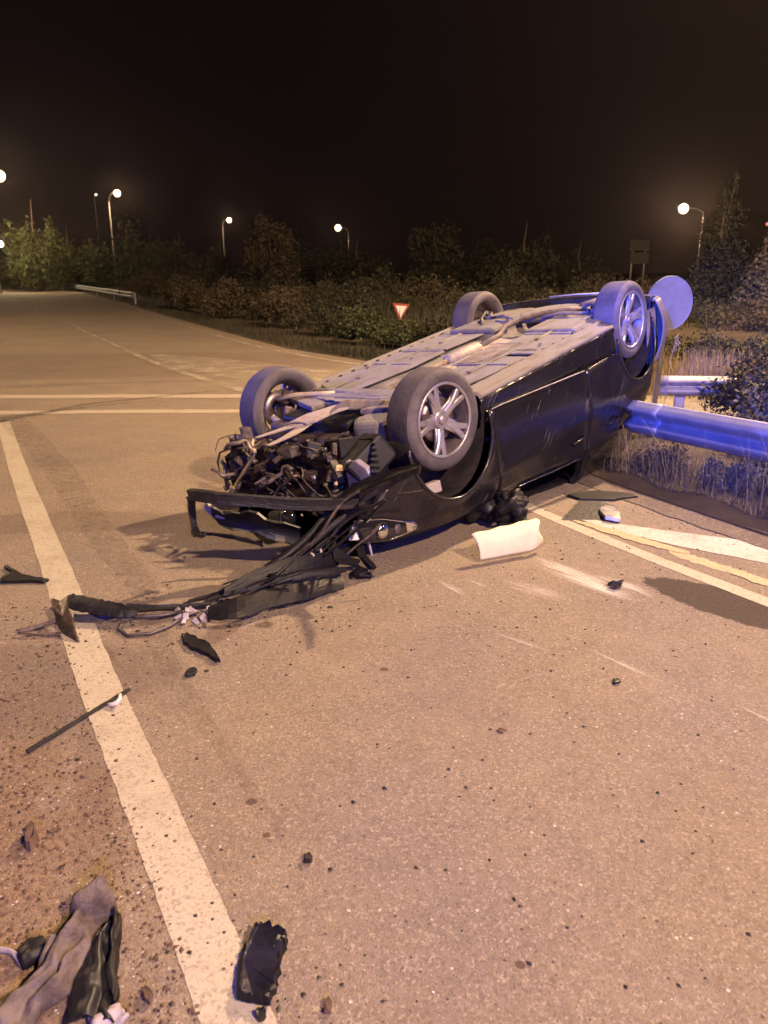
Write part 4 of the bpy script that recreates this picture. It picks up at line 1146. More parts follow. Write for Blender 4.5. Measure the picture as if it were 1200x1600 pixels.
for k in range(14):
    p = at(rnd.uniform(255, 330), rnd.uniform(948, 972), rnd.uniform(.01, .04)) - o0
    mb.box(p, [rnd.uniform(.012, .035) for _ in range(3)], [rnd.uniform(-1, 1) for _ in range(3)], jit=.004)
mb.build('clip_cluster', M['lilac_part'], tb)['kind'] = 'stuff'

# ------------------------------------------------------------------ other debris
def gobj(name, pts, z0, h, mat, label, cat, group=None, jag=0, tilt=0, bevel=.002):
    """a flat broken piece with its outline on the ground"""
    P0 = [at(u, v, z0) for u, v in pts]
    c = sum(P0, Vector()) / len(P0); P = []
    sz = max((p - c).length for p in P0)
    for i, p in enumerate(P0):
        q = P0[(i + 1) % len(P0)]; P.append(p)
        for t in (.3, .62):
            P.append(p.lerp(q, t) + Vector((rnd.uniform(-1, 1), rnd.uniform(-1, 1), 0)) * min(.006, sz * .07))
    mb = MB(); n = len(P)
    top = []
    bot = []
    for p in P:
        q = p - c
        dz = tilt * q.y + rnd.uniform(0, jag)
        bot.append((q.x, q.y, dz)); top.append((q.x * .96, q.y * .96, dz + h + rnd.uniform(0, jag)))
    mb.add(bot + top, [tuple(range(n))[::-1] if 0 else tuple(range(n - 1, -1, -1)), tuple(range(n, 2 * n))] + [(i, (i + 1) % n, n + (i + 1) % n, n + i) for i in range(n)])
    o = mb.build(name, mat, bevel=bevel, loc=c)
    return tag(o, label, cat, group)


# rolled cream sheet by the car: an open curl of thin foam
mt = empty('foam_sheet', tuple(at(797, 866)))
tag(mt, 'curled cream foam sheet lying on the asphalt beside the car', 'sheet')
mb = MB(); o0 = at(797, 866)
a_, b_ = at(747, 878, .02) - o0, at(846, 858, .02) - o0
ax = (b_ - a_); pe = Vector((-ax.y, ax.x, 0)).normalized()
def mat_f(u, v):
    p = a_ + ax * u
    th_ = math.radians(-8 + 92 * v)
    r = .088 + .018 * u - .03 * max(0, (u - .80) / .20) * (v < .5) * (1 - 2 * v)
    y = -r * math.cos(th_) * .95; z = .006 + r * 1.35 * (math.sin(th_) + .139) + .004 * math.sin(u * 19 + v * 6) * v
    x = ax.normalized() * (-.045 * max(0, (.35 - v)) * (u > .9) + .02 * math.sin(v * 9) * (u > .95) + .02 * (1 - v) * (u < .05))
    return p + x + pe * (y + .09) + Vector((0, 0, max(.006, z)))
mb.grid(mat_f, 20, 18)
mb.build('sheet', M['mat_cream'], mt, smooth=True, solid=.008)

# black broken box near the bottom
bx = empty('broken_cover', tuple(at(408, 1515)))
tag(bx, 'glossy black broken plastic panel by the end of the cream line', 'car part')
o0 = at(408, 1515)
mb = MB(); pts = [(398, 1450), (412, 1448), (446, 1456), (448, 1478), (440, 1500), (430, 1548), (421, 1572), (395, 1567), (371, 1562), (376, 1520), (385, 1480)]
P = []
for i, (u, v) in enumerate(pts):
    u2, v2 = pts[(i + 1) % len(pts)]; P.append(at(u, v, .012) - o0)
    for t in (.2, .4, .6, .8):
        j_ = 4.5 if (u + u2) / 2 > 425 else 1.2
        P.append(at(u + (u2 - u) * t + rnd.uniform(-j_, j_), v + (v2 - v) * t + rnd.uniform(-j_, j_), .012) - o0)
n = len(P); vs = [(p.x, p.y, p.z) for p in P] + [(p.x * .93, p.y * .95, p.z + .022 + .006 * math.sin(i * 2.3)) for i, p in enumerate(P)]
mb.add(vs, [tuple(range(n - 1, -1, -1))] + [(i, (i + 1) % n, n + (i + 1) % n, n + i) for i in range(n)])
mb.build('rim_wall', M['plastic'], bx)
mb = MB(); mb.add([(p.x * .93, p.y * .95, p.z + .021 + .004 * math.sin(i * 2.3)) for i, p in enumerate(P)], [tuple(range(n))]); mb.build('face', pmat('blue_tinted_black_plastic', (.022, .02, .036), .22, coat=.8, col2=(.008, .008, .012), scale=9, bump=.5, bscale=14), bx)  # face colour tinted bluish in place of a blue reflection
mb = MB()
for k in range(6):
    p = at(438 - k * 2.5, 1470 + k * 15, .02) - o0; mb.box(p, (.014, .02, .02), (0, 0, rnd.uniform(-.6, .6)), jit=.003)
mb.build('broken_teeth', M['black'], bx)

# stick with white hook
st = empty('black_rod', tuple(at(120, 1128)))
tag(st, 'long thin black rod lying across the cream line', 'rod')
o0 = at(120, 1128)
mb = MB(); pts = [at(42 + 160 * t, 1174 - 97 * t, .012 + .004 * math.sin(t * 9)) - o0 for t in [k / 16 for k in range(17)]]
mb.tube(pts, [.0095 + .0012 * math.sin(k * 2.3) for k in range(17)], 8, squash=.7); mb.build('rod', M['plastic_grey'], st)
hk = MB(); o1 = at(180, 1095)
hk.tube([at(u, v, z) - o1 for u, v, z in ((188, 1085, .03), (187, 1092, .03), (183, 1098, .022), (176, 1101, .015), (168, 1100, .012))], [.006, .008, .010, .009, .005], 8)
tag(hk.build('white_hook', M['white_part'], smooth=True, loc=o1), 'small white curved plastic hook resting on the black rod', 'clip')

gobj('plastic_shard', [(283, 996), (292, 991), (310, 1002), (328, 1010), (345, 1036), (336, 1034), (322, 1024), (300, 1016), (288, 1008)], .006, .012, M['plastic'], 'dark elongated plastic shard just below the torn bumper', 'shard', jag=.006)
gobj('plastic_shard', [(289, 1052), (300, 1046), (309, 1048), (305, 1056), (292, 1059)], .004, .010, M['black'], 'small dark chip right of the cream line, below the larger shard', 'shard', jag=.003)
gobj('rubber_strip', [(0, 905), (20, 898), (6, 888), (12, 886), (35, 900), (60, 906), (78, 908), (70, 912), (35, 911), (0, 912)], .004, .010, M['plastic'], 'forked black strip at the far left edge', 'strip', jag=.006)
gobj('grey_panel', [(875, 812), (905, 788), (940, 790), (963, 795), (938, 812), (905, 815)], .006, .012, M['plastic_grey'], 'dark grey flat panel under the rear window', 'panel', tilt=.1)
gobj('metal_scrap', [(935, 800), (945, 793), (967, 800), (970, 816), (945, 814)], .012, .018, M['rim'], 'pale bluish metal scrap at the tip of the grey panel', 'scrap', jag=.01)
gobj('flat_trim', [(885, 775), (925, 768), (985, 772), (998, 777), (960, 782), (905, 781)], .008, .012, M['plastic'], 'long dark trim piece by the verge strip', 'trim')
gobj('glass_shard', [(948, 918), (957, 913), (975, 911), (972, 918), (963, 922)], .004, .014, M['lens'], 'small bluish glass shard near the white scrapes', 'shard', jag=.01)
gobj('plastic_crumb', [(957, 1064), (965, 1063), (970, 1068), (960, 1070)], .003, .01, M['black'], 'tiny black crumb right of the middle of the road', 'crumb', jag=.002)
gobj('plastic_crumb', [(548, 900), (558, 893), (575, 897), (582, 905), (570, 903), (560, 906)], .004, .02, M['black'], 'black fragment just below the car nose', 'fragment', jag=.01)
gobj('plastic_shard', [(220, 1552), (228, 1545), (240, 1556), (236, 1572), (226, 1566)], .003, .012, M['crumb_dark'], 'brown flake between the shoe and the cream line', 'flake', jag=.004)
gobj('oily_scrap', [(505, 1572), (512, 1563), (519, 1570), (518, 1585), (506, 1586)], .003, .010, M['crumb_dark'], 'dark lump at the bottom edge, right of the black panel', 'lump', jag=.004)
gobj('oily_scrap', [(399, 1588), (408, 1580), (417, 1582), (416, 1594), (404, 1599)], .003, .012, M['black'], 'round black lump below the glossy panel', 'lump', jag=.004)
gobj('leaf_scrap', [(775, 1142), (783, 1139), (792, 1141), (785, 1147)], .002, .004, M['crumb_dark'], 'flat dark leaf in the middle of the road', 'leaf', jag=.002)
gobj('stone', [(474, 1342), (482, 1339), (489, 1345), (485, 1351), (476, 1350)], .002, .014, M['crumb_black'], 'dark stone right of the cream line', 'stone', jag=.004)
gobj('stone', [(40, 1320), (48, 1300), (58, 1304), (62, 1316), (50, 1333), (42, 1330)], .002, .03, M['crumb_dark'], 'brown lump on the spilled earth at the left', 'stone', jag=.012)
gobj('twig', [(74, 1301), (92, 1294), (97, 1296), (80, 1303)], .002, .006, M['crumb_dark'], 'thin curved twig on the spilled earth', 'twig')

# boot-shaped grey cloth with low black layers at the bottom left
sh = empty('cloth_scrap', tuple(at(95, 1520)))
tag(sh, 'crumpled dusty grey cloth rag on the earth at the lower left corner', 'rag')
o0 = at(95, 1520)
def cloth(name, left, right, hgt, mat, seed, nu=44, nv=22, wr=.014):
    """crumpled cloth lofted between two edges measured on the ground"""
    def pl(P, t):
        t = t * (len(P) - 1); i = min(int(t), len(P) - 2); t -= i
        return Vector(P[i]).lerp(Vector(P[i + 1]), t)
    A_ = [at(u, v, 0) - o0 for u, v in left]; B_ = [at(u, v, 0) - o0 for u, v in right]
    from mathutils import noise as mn
    def f(u, v):
        p = pl(A_, u).lerp(pl(B_, u), v)
        k = math.sin(PI * v) ** .55 * (hgt[0] * (1 - u) + hgt[1] * u) * min(1, u * 9 + .35)
        q = Vector((p.x * 9 + seed, p.y * 9, 0)); 
        fold = mn.noise(Vector((v * 5 + mn.noise(q) * 1.2, u * 1.6, seed))) * wr * 1.6 + mn.noise(q * 3) * wr * .5
        p.x += mn.noise(q * 1.7 + Vector((5, 0, 0))) * .012; p.y += mn.noise(q * 1.9) * .012
        return (p.x, p.y, max(.004, .008 + k + fold))
    mb = MB(); mb.grid(f, nu, nv); return mb.build(name, M[mat], sh, smooth=True, solid=.004)
cloth('grey_cloth', [(128, 1438), (98, 1466), (84, 1490), (62, 1520), (48, 1552), (10, 1572), (-40, 1600)], [(176, 1414), (183, 1432), (150, 1478), (138, 1512), (112, 1560), (70, 1590), (30, 1640)], (.070, .045), 'shoe', 3, 44, 26, .026)
cloth('grey_cloth', [(112, 1452), (118, 1440), (140, 1430), (158, 1420)], [(130, 1466), (150, 1462), (172, 1448), (182, 1436)], (.095, .10), 'shoe', 8, 20, 12, .02)
cloth('black_layer', [(150, 1478), (130, 1512), (112, 1548), (104, 1610)], [(192, 1440), (184, 1480), (180, 1540), (176, 1610)], (.045, .03), 'black', 5)
cloth('black_layer', [(176, 1446), (172, 1490), (168, 1560)], [(190, 1438), (186, 1490), (182, 1580)], (.05, .03), 'plastic', 6, 24, 8)
cloth('black_layer', [(28, 1505), (45, 1484), (62, 1470)], [(40, 1520), (60, 1508), (84, 1500)], (.03, .03), 'plastic', 7, 18, 10)
cloth('grey_strip', [(-12, 1485), (15, 1492), (38, 1502)], [(-12, 1492), (12, 1498), (36, 1510)], (.012, .012), 'lilac_part', 9, 12, 5, .003)
cloth('pale_scrap', [(140, 1600), (160, 1582), (185, 1578)], [(150, 1625), (185, 1610), (205, 1600)], (.02, .02), 'lilac_part', 10, 16, 10)


# ------------------------------------------------------------------ crumbs and chips scattered over the asphalt
def crumbs(name, mat, n, sampler, smin, smax, label, flat=.6):
    vs = []; fs = []
    octa = np.array([(1, 0, 0), (0, 1, 0), (-1, 0, 0), (0, -1, 0), (0, 0, 1), (0, 0, -.6)], float)
    F = [(0, 1, 4), (1, 2, 4), (2, 3, 4), (3, 0, 4), (1, 0, 5), (2, 1, 5), (3, 2, 5), (0, 3, 5)]
    allv = []; allf = []
    for i in range(n):
        x, y = sampler()
        s_ = smin + (smax - smin) * npr.rand() ** 3
        p = octa * s_ * (0.6 + .8 * npr.rand(6, 1)); p[:, 2] *= flat
        a = npr.rand() * 6.28; c, s2 = math.cos(a), math.sin(a)
        p[:, :2] = p[:, :2] @ np.array([[c, s2], [-s2, c]])
        p += (x, y, s_ * .25)
        allv.append(p); allf += [tuple(k + 6 * i for k in f) for f in F]
    me = bpy.data.meshes.new(name); me.from_pydata(np.concatenate(allv).tolist(), [], allf); me.materials.append(mat)
    o = bpy.data.objects.new(name, me); COL.objects.link(o)
    return tag(o, label, name.replace('_', ' '), kind='stuff')


def line_x(y): return -.665 - (y - 1.91) * .553     # the left edge line's course
def s_left():
    while True:
        y = 1.0 + 2.6 * npr.rand() ** 1.4
        d = npr.rand() ** .9 * 1.1
        x = line_x(y) - .05 - d
        if npr.rand() < max(.05, 1.15 - .36 * (y - 1)): return x, y
def s_line():
    y = 1.0 + 2.6 * npr.rand() ** 1.6; return line_x(y) + npr.normal() * .14, y
def s_road():
    y = 1.0 + 4.5 * npr.rand() ** 1.3; return -1.5 + 3.6 * npr.rand(), y
def s_car():
    return -.9 + 1.6 * npr.rand(), 3.0 + 1.5 * npr.rand()
def s_bump():
    a = npr.rand(); return -1.5 + 1.3 * a + npr.normal() * .15, 3.3 + .25 * a + npr.normal() * .22
def s_verge():
    a = npr.rand(); x = 1.6 + .9 * a; return x + npr.normal() * .16, 5.6 - 1.35 * a + npr.normal() * .16
crumbs('earth_crumbs', M['crumb_dark'], 9000, s_left, .0015, .009, 'brown earth crumbs spilled left of the cream line')
crumbs('stone_chips', M['crumb_light'], 1500, s_left, .0012, .006, 'pale stone chips among the spilled earth')
crumbs('line_crumbs', M['crumb_black'], 260, s_line, .0015, .008, 'dark crumbs scattered along the cream line')
crumbs('road_grit', M['crumb_black'], 1500, s_road, .0012, .009, 'dark grit strewn over the asphalt')
crumbs('plastic_flakes', M['crumb_black'], 46, s_left, .006, .016, 'black plastic flakes on the spilled earth', .25)
crumbs('nose_flakes', M['crumb_black'], 70, s_bump, .005, .016, 'black plastic flakes around the torn bumper', .25)
crumbs('glass_chips', M['glass_chip'], 330, s_road, .001, .0042, 'tiny glittering glass chips on the asphalt', .5)
crumbs('stone_grit', M['crumb_light'], 900, s_road, .001, .0045, 'pale grit strewn over the asphalt')
crumbs('debris_crumbs', M['crumb_black'], 260, s_bump, .002, .012, 'dark plastic crumbs around the torn bumper')
crumbs('car_crumbs', M['crumb_black'], 120, s_car, .002, .008, 'dark crumbs in front of the car nose')
crumbs('verge_crumbs', M['crumb_black'], 240, s_verge, .002, .010, 'dark crumbs on the right verge asphalt')

# ------------------------------------------------------------------ guard rails
def wbeam(name, A_, B_, h, hw, mat, parent, lean=.0, n=40):
    """W-section beam from A_ to B_, face turned towards the road"""
    prof = [(-1.0, .0), (-.93, .010), (-.80, .035), (-.60, .072), (-.46, .078), (-.34, .068), (-.12, .022), (0, .008), (.12, .022), (.34, .068), (.46, .078), (.60, .072), (.80, .035), (.93, .010), (1.0, .0)]
    A_, B_ = Vector(A_), Vector(B_); d = (B_ - A_).normalized(); out = Vector((d.y, -d.x, 0)).normalized()
    if out.dot(Vector((0, 0, 0)) - A_) < 0: out = -out
    mb = MB(); vs = []
    for i in range(n + 1):
        p = A_.lerp(B_, i / n)
        for s_, o_ in prof:
            vs.append(p + out * (o_ + lean * s_) + Vector((0, 0, s_ * hw)))
    m = len(prof); fs = [(i * m + k, (i + 1) * m + k, (i + 1) * m + k + 1, i * m + k + 1) for i in range(n) for k in range(m - 1)]
    mb.add([v_ - parent.location for v_ in vs], fs)
    return mb.build(name, mat, parent, smooth=True, solid=.004), out


def rail(A_, B_, posts, label, hw=.15, mat='steel', lean=0.0):
    gr = empty('guard_rail', (A_[0], A_[1], 0))
    tag(gr, label, 'guard rail')
    o, out = wbeam('beam', A_, B_, 0, hw, M[mat], gr, lean)
    for t in posts:
        p = Vector(A_).lerp(Vector(B_), t)
        mb = MB(); q = p - gr.location - out * .06
        h = p.z + .10
        mb.box((q.x, q.y, h / 2 - .15), (.11, .07, h + .3), (0, 0, math.atan2(out.y, out.x) + PI / 2)); mb.build('post', M[mat], gr, bevel=.006)
        mb = MB(); mb.box((p.x - gr.location.x - out.x * .015, p.y - gr.location.y - out.y * .015, p.z), (.10, .05, .14), (0, 0, math.atan2(out.y, out.x) + PI / 2)); mb.build('spacer', M[mat], gr, bevel=.005)
        mb = MB(); mb.lathe([(0, -.012), (.016, -.010), (.018, 0), (0, 0)], 10, m=Matrix.Translation((p.x - gr.location.x + out.x * .014, p.y - gr.location.y + out.y * .014, p.z)) @ Matrix.Rotation(math.atan2(out.y, out.x) + PI / 2, 4, 'Z')); mb.build('bolt', M['steel_dull'], gr)
    return gr


rail((2.06, 6.36, .455), (4.2, 2.25, .52), (.30, .66, .95), 'blue-lit galvanised guard rail touching the wrecked car on the right', .14, lean=.02)
gr0 = [o for o in COL.objects if o.name == 'guard_rail'][0]
Ar, Br = Vector((2.06, 6.36, .455)), Vector((4.2, 2.25, .52)); dr = (Br - Ar).normalized(); outr = Vector((dr.y, -dr.x, 0)).normalized()
if outr.dot(-Ar) < 0: outr = -outr
for t in (.035, .055):
    for dz, o_ in ((-.022, .028), (.022, .028)):
        p = Ar.lerp(Br, t) + outr * (o_) + Vector((0, 0, dz)) - gr0.location
        mb = MB(); mb.box(tuple(p), (.035, .012, .014), (0, 0, math.atan2(dr.y, dr.x))); mb.build('splice_bolt', M['sign_white'], gr0, bevel=.002)
ov, _ = wbeam('splice_plate', Ar + outr * .006, Ar.lerp(Br, .075) + outr * .006, 0, .138, M['steel'], gr0, .02, n=6)
rail((3.20, 9.0, .335), (8.6, 8.5, .34), (.05, .40, .75), 'distant grey guard rail beside the pale gravel strip', .115, 'steel_dull')
p0 = at(92, 446, .55); p1 = at(212, 476, .55)
rail((-37.6, 91, .42), (-13.0, 41.8, .42), (.1, .25, .4, .55, .7, .85, .99), 'far guard rail curving along the road in front of the left trees', .17, 'steel')
rail((-62, 140, .6), (-38, 94, .6), (.1, .3, .5, .7, .9), 'farthest guard rail at the left end of the road', .17, 'steel')

# ------------------------------------------------------------------ signs
def on_ground(u, depth):
    p = atd(u, 425, depth); return Vector((p.x, p.y, 0))
sg = atd(1045.5, 474, 8.1)
rs = empty('round_sign', (sg.x, sg.y, 0)); tag(rs, 'round traffic sign seen from behind, lit blue, right of the rear wheel', 'sign')
mb = MB(); vfac = Vector((sg.x, sg.y, 0)).normalized(); ang = math.atan2(vfac.y, vfac.x) - PI / 2 + .62
mz = Matrix.Translation((0, 0, sg.z)) @ Matrix.Rotation(ang, 4, 'Z')
mb.lathe([(0, -.012), (.262, -.012), (.276, -.016), (.280, .002), (0, .002)], 56, m=mz); mb.build('disc', M['sign_back'], rs)
foot = at(1021, 655) - rs.location
mb = MB(); mb.tube([(foot.x, foot.y + .035, -.1), (foot.x * .15, .04 + foot.y * .15, sg.z), (-foot.x * .02, .04, sg.z + .1)], .03, 12); mb.build('post', M['steel_dull'], rs, smooth=True)

sg = atd(626, 484, 19.0)
gs = empty('give_way_sign', (sg.x, sg.y, 0)); tag(gs, 'white inverted triangle sign with red border in front of the dark bushes', 'sign')
def tri(s_): return [(-s_, s_ * .577), (s_, s_ * .577), (0, -s_ * 1.155)]
mz = Matrix.Translation((0, 0, sg.z)) @ Matrix.Rotation(.55, 4, 'Z') @ Matrix.Rotation(.08, 4, 'Y') @ Matrix.Rotation(PI / 2, 4, 'X')
mb = MB(); mb.prism(tri(.255), 0, .012, mz); mb.build('red_border', M['sign_red'], gs, bevel=.004)
mb = MB(); mb.prism([(x, y + .0) for x, y in tri(.165)], .0125, .018, mz); mb.build('white_face', M['sign_white'], gs)
mb = MB(); mb.tube([(.02, .04, -.1), (.02, .04, sg.z + .1)], .025, 10); mb.build('post', M['pole'], gs, smooth=True)

sg = atd(999, 393, 48)
bs = empty('direction_board', (sg.x, sg.y, 0)); tag(bs, 'dim rectangular road board standing far off left of the bright right lamp', 'sign')
mb = MB(); mb.box((0, 0, sg.z + .38), (1.25, .05, .66)); mb.build('board', M['sign_far'], bs, bevel=.02)
mb = MB(); mb.box((.05, 0, sg.z - .38), (1.2, .05, .66)); mb.build('board', M['sign_far'], bs, bevel=.02)
for x in (-.4, .4):
    mb = MB(); mb.tube([(x, .08, -.1), (x, .08, sg.z + .6)], .05, 8); mb.build('post', M['pole'], bs, smooth=True)


# ------------------------------------------------------------------ street lamps
def street_lamp(u, v, depth, r, label, arm=1.6, side=1, energy=0, glow='lamp_glow', color=WARM, pole=True):
    p = atd(u, v, depth)
    e = empty('street_lamp', (p.x + side * arm, p.y, 0)); tag(e, label, 'street lamp', 'street lamps in the distance')
    hx = -side * arm
    if pole:
        mb = MB(); mb.tube([(0, 0, -.1), (0, 0, p.z - .8)], .10, 10, r2=.065); mb.build('pole', M['pole'], e, smooth=True)
        mb = MB(); mb.tube([(0, 0, p.z - .8), (-side * .08, 0, p.z - .35), (hx * .35, 0, p.z - .02), (hx * .8, 0, p.z + .10)], [.065, .055, .05, .045], 8); mb.build('arm', M['pole'], e, smooth=True)
    mb = MB(); mb.tube([(hx * .72, 0, p.z + .10), (hx * .9, 0, p.z + .13), (hx - side * .25, 0, p.z + .12)], [.07, .17, .10], 12, squash=.5); mb.build('lamp_head', M['pole'], e, smooth=True)
    m_ = MB(); m_.lathe([(r * math.sin(PI * i / 10) + 1e-5, -r * math.cos(PI * i / 10)) for i in range(11)], 20, m=Matrix.Translation((hx, 0, p.z))); m_.build('lamp_glass', M[glow], e, smooth=True)
    if energy:
        l = lamp_light('street_lamp_light', 'POINT', (hx, 0, p.z), energy, color, r + .02, parent=e)
    return e


street_lamp(1068, 326, 86, 0.53, 'brightest street lamp, high on the right above the round sign', 2.3, 1, 60000)
street_lamp(528, 356, 130, 0.53, 'street lamp nearest the middle of the picture, over the dark trees', 1.75, 1, 9000)
street_lamp(358, 344, 112, 0.36, 'street lamp left of the tall feathery tree', 1.0, -1, 6000)
street_lamp(183, 302, 75, 0.33, 'brighter lamp of the close pair above the left trees', .9, -1, 9000)
street_lamp(150, 304, 150, 0.20, 'fainter lamp of the close pair above the left trees', .4, -1, 0, 'lamp_glow_white')
street_lamp(-1, 275, 61, 0.43, 'large street lamp cut by the left edge above the trees', 1.6, -1, 26000)
street_lamp(446, 377, 190, 0.31, 'small lamp shining through the tall feathery tree', 1.0, 1, 0)
street_lamp(75, 373, 180, 0.17, 'tiny lamp inside the lit left trees', .6, 1, 0, 'lamp_glow_white')
street_lamp(0, 381, 60, 0.27, 'low floodlight at the left edge beside the lit trees', .5, -1, 5000, 'lamp_glow_white', (1, .85, .5))
street_lamp(1199, 350, 150, 0.30, 'faint reddish lamp at the right edge', .8, 1, 0, 'lamp_glow_red')


# ------------------------------------------------------------------ vegetation
def leaves(blobs, n, size, seed, thin=.45, droop=0):
    """quads spread through a set of (centre, radii) blobs, denser at each blob's skin, clumped"""
    R_ = np.random.RandomState(seed)
    wts = np.array([r[0] * r[1] * r[2] for _, r in blobs]) ** .66; wts /= wts.sum()
    idx = R_.choice(len(blobs), n, p=wts)
    C = np.array([b[0] for b in blobs])[idx]; RR = np.array([b[1] for b in blobs])[idx]
    d = R_.normal(size=(n, 3)); d /= np.linalg.norm(d, axis=1)[:, None]
    # clumps: snap directions towards random twigs
    tw = R_.normal(size=(max(8, n // 45), 3)); tw /= np.linalg.norm(tw, axis=1)[:, None]
    t = tw[R_.randint(len(tw), size=n)]
    d = t + d * .28; d /= np.linalg.norm(d, axis=1)[:, None]
    rad = R_.rand(n) ** .45 * (1 + .25 * R_.normal(size=n) * .5)
    P = C + d * RR * rad[:, None]
    s = size * (.5 + R_.rand(n))
    a = R_.normal(size=(n, 3)); a /= np.linalg.norm(a, axis=1)[:, None]
    b = np.cross(a, R_.normal(size=(n, 3))); b /= np.linalg.norm(b, axis=1)[:, None]
    A_ = a * s[:, None]; B_ = b * (s * thin)[:, None]
    V = np.stack([P - A_, P + B_, P + A_, P - B_], 1).reshape(-1, 3)
    V[:, 2] = np.maximum(V[:, 2], .01)
    return V


def mesh_np(name, V, mat, parent=None, k=4):
    me = bpy.data.meshes.new(name)
    n = len(V) // k
    me.vertices.add(len(V)); me.vertices.foreach_set('co', V.astype(np.float32).ravel())
    me.loops.add(n * k); me.loops.foreach_set('vertex_index', np.arange(n * k, dtype=np.int32))
    me.polygons.add(n); me.polygons.foreach_set('loop_start', np.arange(0, n * k, k, dtype=np.int32))
    try: me.polygons.foreach_set('loop_total', np.full(n, k, dtype=np.int32))
    except Exception: pass
    me.update(calc_edges=True); me.materials.append(mat)
    o = bpy.data.objects.new(name, me); COL.objects.link(o)
    if parent: o.parent = parent
    return o


def plant(name, u, depth, w_, h_, mat, n, leaf, seed, label, cat, form='round', trunk=True, gx=None, group=None, gz=0):
    p = on_ground(u, depth) if gx is None else Vector((gx[0], gx[1], 0))
    R_ = np.random.RandomState(seed)
    e = empty(name, (p.x, p.y, gz)); tag(e, label, cat, group)
    blobs = []
    if form == 'cone':
        for k in range(9):
            t = k / 8
            blobs.append(((R_.normal() * .06 * w_, R_.normal() * .06 * w_, h_ * (.10 + .85 * t)), (w_ * .5 * (1 - t * .92), w_ * .5 * (1 - t * .92), h_ * .12)))
    elif form == 'tall':
        for k in range(12):
            a = R_.rand() * 6.28; t = R_.rand() ** .8
            rr = w_ * .32 * (1 - t * .55)
            blobs.append(((math.cos(a) * rr, math.sin(a) * rr, h_ * (.18 + .66 * t)), (w_ * .17 * (1.1 - .5 * t), w_ * .17 * (1.1 - .5 * t), h_ * (.12 + .1 * R_.rand()))))
    else:
        for k in range(14):
            a = R_.rand() * 6.28; rr = w_ * .36 * R_.rand() ** .5
            hh = h_ * (.45 + .55 * R_.rand()) * (1 - .35 * rr / (w_ * .36))
            blobs.append(((math.cos(a) * rr, math.sin(a) * rr, hh * .55), (w_ * (.10 + .1 * R_.rand()), w_ * (.10 + .1 * R_.rand()), hh * .45)))
    mesh_np('crown', leaves(blobs, n, leaf, seed + 1), mat, e)
    mb = MB()
    if trunk:
        mb.tube([(0, 0, -.1), (.03 * w_, 0, h_ * .3), (-.02 * w_, .01, h_ * .62), (0, 0, h_ * .86)], [.028 * h_, .02 * h_, .012 * h_, .003 * h_], 7)
        nb = 9
    else: nb = 12
    for k in range(nb):
        c, r = blobs[k % len(blobs)]
        s0 = (0, 0, h_ * (.08 + .05 * k if trunk else .02))
        mid = (c[0] * .5, c[1] * .5, (s0[2] + c[2]) * .5 + .05 * h_)
        mb.tube([s0, mid, (c[0], c[1], c[2] + r[2] * .7)], [.009 * h_, .006 * h_, .0015 * h_], 5)
    mb.build('trunk' if trunk else 'stems', M['bark'], e)
    return e


# trees, left to right
TG = 'trees beyond the road'
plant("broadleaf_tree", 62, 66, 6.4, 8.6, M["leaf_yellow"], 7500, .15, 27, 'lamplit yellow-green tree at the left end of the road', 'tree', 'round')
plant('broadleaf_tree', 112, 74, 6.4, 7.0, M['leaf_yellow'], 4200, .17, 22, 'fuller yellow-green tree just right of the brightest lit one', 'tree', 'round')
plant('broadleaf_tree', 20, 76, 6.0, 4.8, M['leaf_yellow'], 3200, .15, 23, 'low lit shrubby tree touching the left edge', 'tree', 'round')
plant('broadleaf_tree', 205, 64, 8.0, 6.6, M['leaf_green'], 4200, .17, 24, 'dim rounded tree below the close pair of lamps', 'tree', 'round')
plant('broadleaf_tree', 285, 72, 8.0, 5.8, M['leaf_dark'], 3000, .18, 25, 'dark low tree between the pair of lamps and the next lamp', 'tree', 'round')
plant('broadleaf_tree', 347, 52, 3.4, 4.4, M['leaf_dark'], 3600, .14, 26, 'dark dense tree directly under the second lamp', 'tree', 'round')
plant('feathery_tree', 425, 42, 4.3, 4.75, M['leaf_brown'], 5600, .105, 27, 'tall feathery tree rising left of the middle lamp', 'tree', 'tall')
plant('broadleaf_tree', 560, 52, 7.0, 4.6, M['leaf_dark'], 3200, .14, 28, 'dark tree below the middle lamp', 'tree', 'round')
plant('broadleaf_tree', 680, 44, 5.0, 4.5, M['leaf_dark'], 3400, .13, 29, 'dark pointed tree above the triangle sign', 'tree', 'tall')
plant('broadleaf_tree', 820, 40, 6.0, 4.7, M['leaf_dark'], 3800, .13, 30, 'wide dark tree above the rear of the car', 'tree', 'round')
plant('broadleaf_tree', 905, 46, 5.6, 4.0, M['leaf_dark'], 2600, .13, 31, 'lower dark tree right of the wide one', 'tree', 'round')
plant('conifer_tree', 1122, 27, 2.9, 4.7, M['leaf_conifer'], 9000, .06, 32, 'tall pointed conifer behind the bright lamp pole on the right', 'tree', 'cone')
plant('broadleaf_tree', 1192, 24, 1.9, 3.1, M['leaf_olive'], 3400, .07, 33, 'pale tree cut by the right edge', 'tree', 'round')
plant('broadleaf_tree', 470, 60, 7.0, 4.8, M['leaf_dark'], 3400, .15, 34, 'dark tree between the feathery tree and the middle lamp', 'tree', 'round')
plant('broadleaf_tree', 745, 56, 7.0, 4.6, M['leaf_dark'], 3400, .15, 35, 'faint dark tree between the pointed tree and the wide one', 'tree', 'round')
plant('broadleaf_tree', 160, 90, 9.0, 7.6, M['leaf_dark'], 3400, .2, 36, 'dark distant tree right behind the lit pair at the left', 'tree', 'round')
